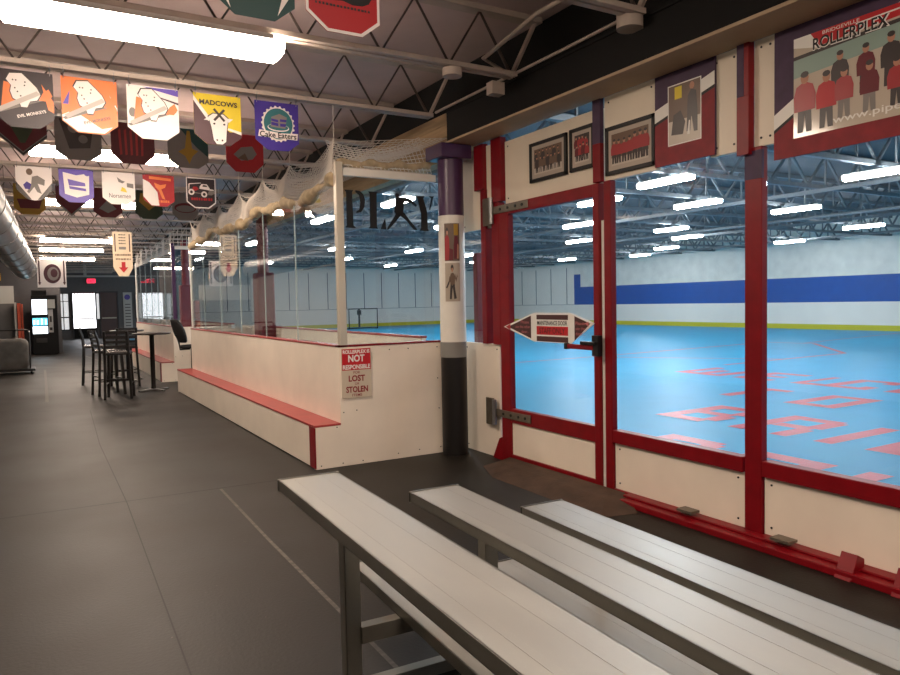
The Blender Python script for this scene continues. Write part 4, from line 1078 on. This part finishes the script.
t.part('board', MB().box(4.0, 4.42, 40.95, 40.99, .3, 2.35, lightwall))
b = MB().flat(ell(4.2, 2.1, .14, .14, 20), (0, 40.945, 0), YX, UZ, fl_blue)
for k in range(8): b.flat(rect(4.08, 1.7-.16*k, 4.34, 1.74-.16*k), (0, 40.945, 0), YX, UZ, ph_dark)
t.part('print', b)

# vending machine
t = T('vending_machine', 'dark drinks vending machine with three lit panels at the far left', 'vending machine', (.26, 27.9, 0))
t.part('body', MB().box(-.12, .64, 27.4, 28.25, .03, 2.0, blackp).box(-.08, .6, 27.45, 28.2, 0, .03, blackm), .01)
t.part('top_box', MB().box(-.1, .34, 27.5, 28.1, 2.0, 2.17, blackp), .01)
b = MB().box(-.1, .33, 27.385, 27.4, 1.36, 1.86, screenw); t.part('screen', b, .004)
b = MB(); rng = random.Random(4)
b.box(-.1, .33, 27.388, 27.4, 1.0, 1.24, screenb)
for k in range(7): b.box(-.08+.058*k, -.045+.058*k, 27.38, 27.388, 1.03, 1.03+rng.uniform(.12, .19), rng.choice([screenw, screeng, screenb]))
t.part('product_row', b)
b = MB().box(-.1, .33, 27.388, 27.4, .72, .96, screenw)
for k in range(7): b.box(-.08+.058*k, -.045+.058*k, 27.38, 27.388, .74, .74+rng.uniform(.10, .19), rng.choice([screeng, screenw, screenb]))
t.part('product_row', b)
t.part('keypad_panel', MB().box(.36, .5, 27.375, 27.4, .75, 1.52, galv).box(.4, .46, 27.37, 27.375, 1.1, 1.3, blackm).box(.39, .47, 27.37, 27.375, .82, .92, blackm), .003)
t.part('price_card', MB().box(.345, .57, 27.39, 27.4, 1.56, 1.86, lightwall))
t.part('hatch', MB().box(-.02, .3, 27.375, 27.4, .42, .56, blackm), .006)

# leaning boards
t = T('leaning_boards', 'white and orange boards standing upright against the wall left of the vending machine', 'board', (-.5, 28.2, 0))
t.part('board', MB().box(-.62, -.56, 28.1, 28.5, 0, 1.78, lightwall), label='white board')
t.part('board', MB().box(-.53, -.44, 28.05, 28.5, 0, 1.75, orangeb), label='orange board')
t.part('board', MB().box(-.42, -.37, 28.0, 28.5, 0, 1.72, orangeb))
t = T('lit_sign', 'small orange lit sign at the far left edge above the pale partition', 'sign', (-1.1, 28.5, 2.6))
t.part('case', MB().box(-1.35, -.97, 28.42, 28.55, 2.5, 2.82, blackp)); t.part('face', MB().box(-1.33, -.99, 28.41, 28.42, 2.53, 2.79, orangel))

# laundry cart
t = T('storage_cart', 'grey canvas bag cart with a black handle frame at the left edge', 'cart', (-.55, 20.0, 0))
b = MB(); vs = []; fs = []; n = 24; rng = random.Random(9)
for i, (z, k) in enumerate(((.12, .9), (.2, 1.0), (.35, 1.03), (.5, .99), (.62, 1.04), (.74, .98), (.8, .9), (.83, .6), (.81, .2))):
    for q in range(n):
        a = 2*PI*q/n; ca, sa = math.cos(a), math.sin(a); e = .45
        x = math.copysign(abs(ca)**e, ca)*.4*k*(1+.04*rng.uniform(-1, 1)); y = math.copysign(abs(sa)**e, sa)*.3*k*(1+.04*rng.uniform(-1, 1))
        vs.append((-.58+x, 19.9+y, z+.02*rng.uniform(-1, 1)))
L = 9
for i in range(L-1):
    for q in range(n): fs.append((i*n+q, i*n+(q+1) % n, (i+1)*n+(q+1) % n, (i+1)*n+q))
fs.append(tuple(range((L-1)*n, L*n)))
t.part('bag', b.add(vs, fs, canvas, True))
t.part('deck', MB().box(-1.02, -.06, 19.5, 20.3, .07, .12, blackm), .006)
t.part('handle_frame', MB().tube([(-.16, 20.2, .1), (-.16, 20.2, 1.0), (-.2, 20.2, 1.03), (-1.0, 20.2, 1.03), (-1.04, 20.2, 1.0), (-1.04, 20.2, .1)], .018, blackm, 8).tube([(-.16, 19.58, .1), (-.16, 19.58, .98)], .015, blackm, 8).tube([(-.16, 19.58, .98), (-.16, 20.2, 1.0)], .015, blackm, 8))
for x in (-.95, -.14):
    for y in (19.58, 20.22): t.part('caster', MB().cyl((x-.02, y, .04), (x+.02, y, .04), .04, blackm, 12))

# ------------------------------------------------------------------ rink things
t = T('hockey_goal', 'dark framed hockey goal standing at the far end of the rink', 'goal', (17.2, 39.2, 0))
fr = MB(); gx0, gx1 = 15.95, 17.77
fr.tube([(gx0, 39.2, .03), (gx0, 39.2, 1.2), (gx1, 39.2, 1.2), (gx1, 39.2, .03)], .035, blackm, 8)
fr.tube([(gx0, 39.2, .03), (gx0+.1, 40.1, .03), (gx1-.1, 40.1, .03), (gx1, 39.2, .03)], .03, blackm, 8)
fr.tube([(gx0, 39.2, 1.2), (gx0+.1, 39.7, 1.2), (gx1-.1, 39.7, 1.2), (gx1, 39.2, 1.2)], .02, blackm, 8)
t.part('frame', fr)
net_grid(lambda u, v: (gx0+.1+u*(gx1-gx0-.2), 40.1-.4*v, .03+1.17*v), 20, 14, 'goal_net', t.o, (17.2, 39.2, 0), .006)
t.part('target', MB().box(16.53, 16.63, 39.14, 39.2, .12, 1.2, blackm).box(16.45, 16.7, 39.12, 39.18, .85, 1.12, blackm))
t = T('scoreboard', 'dark scoreboard on the far rink wall seen between the column and the door', 'scoreboard', (23.6, 42.85, 2.3))
p = MB().box(24.55, 25.5, 42.75, 42.89, 2.35, 3.6, darkwall2)
t.part('panel', p, .01)
p = MB()
g = random.Random(3)
for i in range(5):
    for k in range(5):
        x0 = 24.62+.17*k; p.flat(rect(x0, 3.4-.22*i, x0+g.uniform(.05, .13), 3.4-.22*i+g.uniform(.05, .13)), (0, 42.74, 0), YX, UZ, lightwall)
t.part('display', p)

# ------------------------------------------------------------------ world and output
w = bpy.data.worlds.new('world'); SC.world = w; w.use_nodes = True
w.node_tree.nodes['Background'].inputs[0].default_value = (.02, .02, .022, 1)
w.node_tree.nodes['Background'].inputs[1].default_value = .5
vs = SC.view_settings; vs.view_transform = 'Standard'; vs.look = 'None'; vs.exposure = 0.28; vs.gamma = 1; vs.use_curve_mapping = False
SC.cycles.max_bounces = 8; SC.cycles.transparent_max_bounces = 24; SC.cycles.diffuse_bounces = 4; SC.cycles.sample_clamp_indirect = 6
